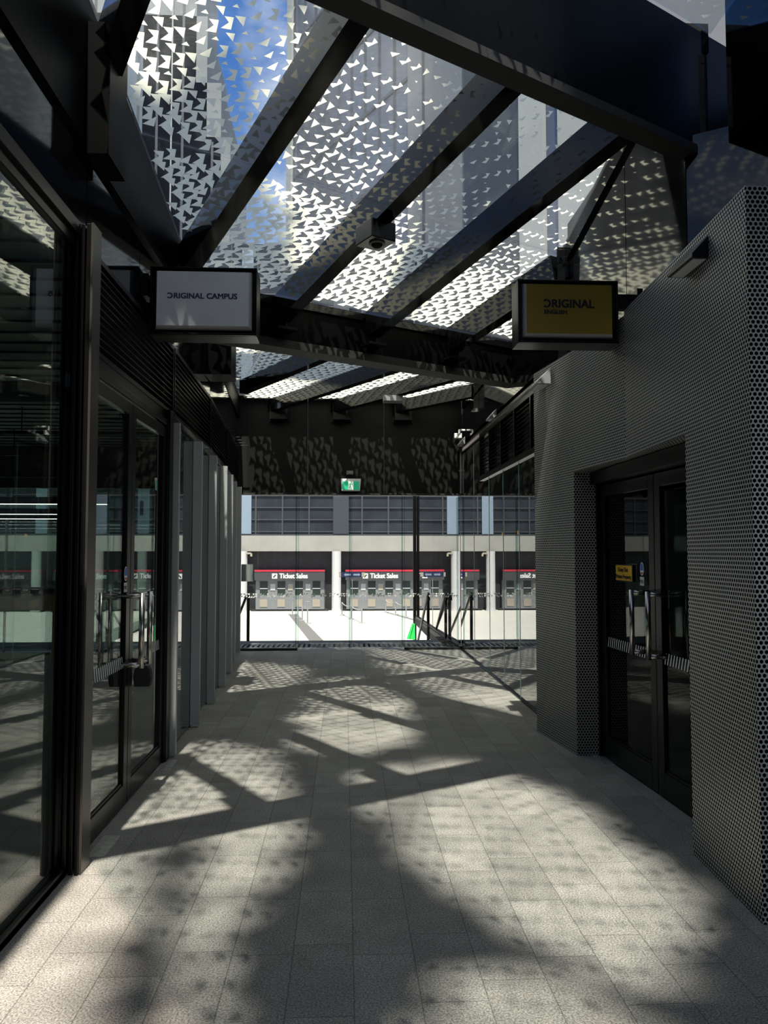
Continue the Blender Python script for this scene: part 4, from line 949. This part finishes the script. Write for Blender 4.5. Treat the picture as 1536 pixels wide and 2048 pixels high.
for i in range(12): mb.v += slabf(1.3, 27, 0, .12, 22 + i * 8.6, 22.35 + i * 8.6).v; k0 = len(mb.v) - 8; mb.f += [tuple(k0 + j for j in f) for f in slabf(0, 1, 0, 1, 0, 1).f]; mb.m += [0] * 6
for i in range(10): mb.v += slabf(1.3 + i * 2.75, 1.45 + i * 2.75, 0, .14, 20, 120).v; k0 = len(mb.v) - 8; mb.f += [tuple(k0 + j for j in f) for f in slabf(0, 1, 0, 1, 0, 1).f]; mb.m += [0] * 6
mb.build('mullions', M_line, e)
e = thing('stone_tower', (10, 70, ZG), 'pale grey stone tower face right of the glass tower, seen through the glass roof', 'tower')
slabf(27, 36, -20, 1.0, 20, 110).build('face', M_stone2, e)
slabf(29.5, 29.7, 1.0, 1.15, 20, 110).build('joint', M_line, e)
e = thing('dark_tower', (14, 60, ZG), 'dark glazed tower at the right of the view through the glass roof', 'tower')
slabf(36, 43, -20, 1.6, 20, 74).build('face', M_tglass2, e)
slabf(43, 45.5, -20, 2.0, 20, 110).build('pale_fin', M_pier, e)
slabf(45.5, 47, -20, 1.6, 20, 110).build('blue_bay', M_tglass, e)
slabf(47, 51, -20, 2.0, 20, 110).build('pale_fin', M_pier, e)
slabf(51, 60, -20, 1.6, 20, 100).build('grey_bay', M_stone2, e)

# ================================================================== ADDED SHADE TREE (out of frame, shaped to darken floor and signs)
LIT = [[(-1.5, 2.2), (-.75, 2.2), (-.55, 3.3), (-.42, 4.4), (-.55, 5.6), (-.85, 6.4), (-1.5, 6.4)],
       [(.15, 5.6), (.95, 6.0), (1.35, 5.0), (1.5, 3.9), (1.35, 3.1), (.95, 3.1), (.62, 3.7), (.35, 4.6)],
       [(-.30, 6.3), (.42, 6.4), (.50, 8.0), (.34, 9.8), (-.28, 9.6)],
       [(-1.6, 8.6), (-.65, 9.4), (-.60, 10.7), (-1.7, 11.4)],
       [(.5, 12.6), (.75, 10.2), (1.3, 8.2), (2.5, 7.2), (3.4, 7.6), (3.4, 13.4), (.5, 13.4)],
       [(.25, 2.0), (.9, 2.0), (.85, 2.85), (.35, 2.7)]]
DARK = [[(-1.0, 4.6), (-.85, 4.6), (-.58, 2.2), (-.75, 2.2)]]
tr = thing('added_shade_tree', (-4.2, -12, -3.3), 'leafy street tree overhanging the glass roof behind the viewpoint', 'shade blocker')
mb = MB(); rnd = random.Random(3); HZ = 20.0
u = Vector((-SUN_DIR.x, -SUN_DIR.y)) / -SUN_DIR.z
y = 1.2
def pin(P, x, y):      # any polygon
    c = False
    for i in range(len(P)):
        (x0, y0), (x1, y1) = P[i], P[i - 1]
        if (y0 > y) != (y1 > y) and x < (x1 - x0) * (y - y0) / (y1 - y0) + x0: c = not c
    return c
while y < 15.5:
    x = -2.6
    while x < 4.4:
        px, py = x + rnd.uniform(-.05, .05), y + rnd.uniform(-.05, .05)
        lit = any(pin(P, px, py) for P in LIT) and not any(pin(P, px, py) for P in DARK)
        if py > 12.7 and not lit: lit = True
        if not lit and any(pin(P, px + ox, py + oy) for P in LIT for ox, oy in ((.17, 0), (-.17, 0), (0, .2), (0, -.2))) and not any(pin(P, px, py) for P in DARK): x += .125; continue
        pr = 0.12 if lit else 1.0
        if rnd.random() < pr:
            z = HZ + rnd.uniform(-.6, .6); cx, cy = px + u.x * z, py + u.y * z; a = rnd.uniform(0, 6.28); r = rnd.uniform(.06, .12) * (0.7 if lit else 2.3)
            tl = rnd.uniform(-.5, .5); pts = []
            for q, k in ((0, 1.0), (.9, .55), (2.3, .55), (PI, 1.0), (-2.3, .55), (-.9, .55)):
                dx, dy = math.cos(q) * r * k, math.sin(q) * r * k
                pts.append((cx + dx * math.cos(a) - dy * math.sin(a), cy + dx * math.sin(a) + dy * math.cos(a), z + dx * tl))
            mb.face(pts)
        x += .125
    y += .125
mb.build('shade_foliage', mat('leaf_green', (.05, .10, .03), .6), tr)  # leaves added along the sun's path to block it outside the lit zones
mb = MB(); mb.tube([(-4.2, -12, -3.3), (-4.0, -11.6, 2), (-3.6, -12, 10), (-2.4, -11, 17), (-.6, -7, 20.4), (.6, -2, 20.8)], [.28, .24, .20, .15, .09, .03], 10)
mb.tube([(-3.6, -12, 10), (-.6, -10, 17.4), (1.6, -6.5, 20.3), (2.0, -3, 20.8)], [.15, .11, .07, .03], 8)
mb.build('trunk', mat('bark', (.09, .07, .05), .9), tr, smooth=True)
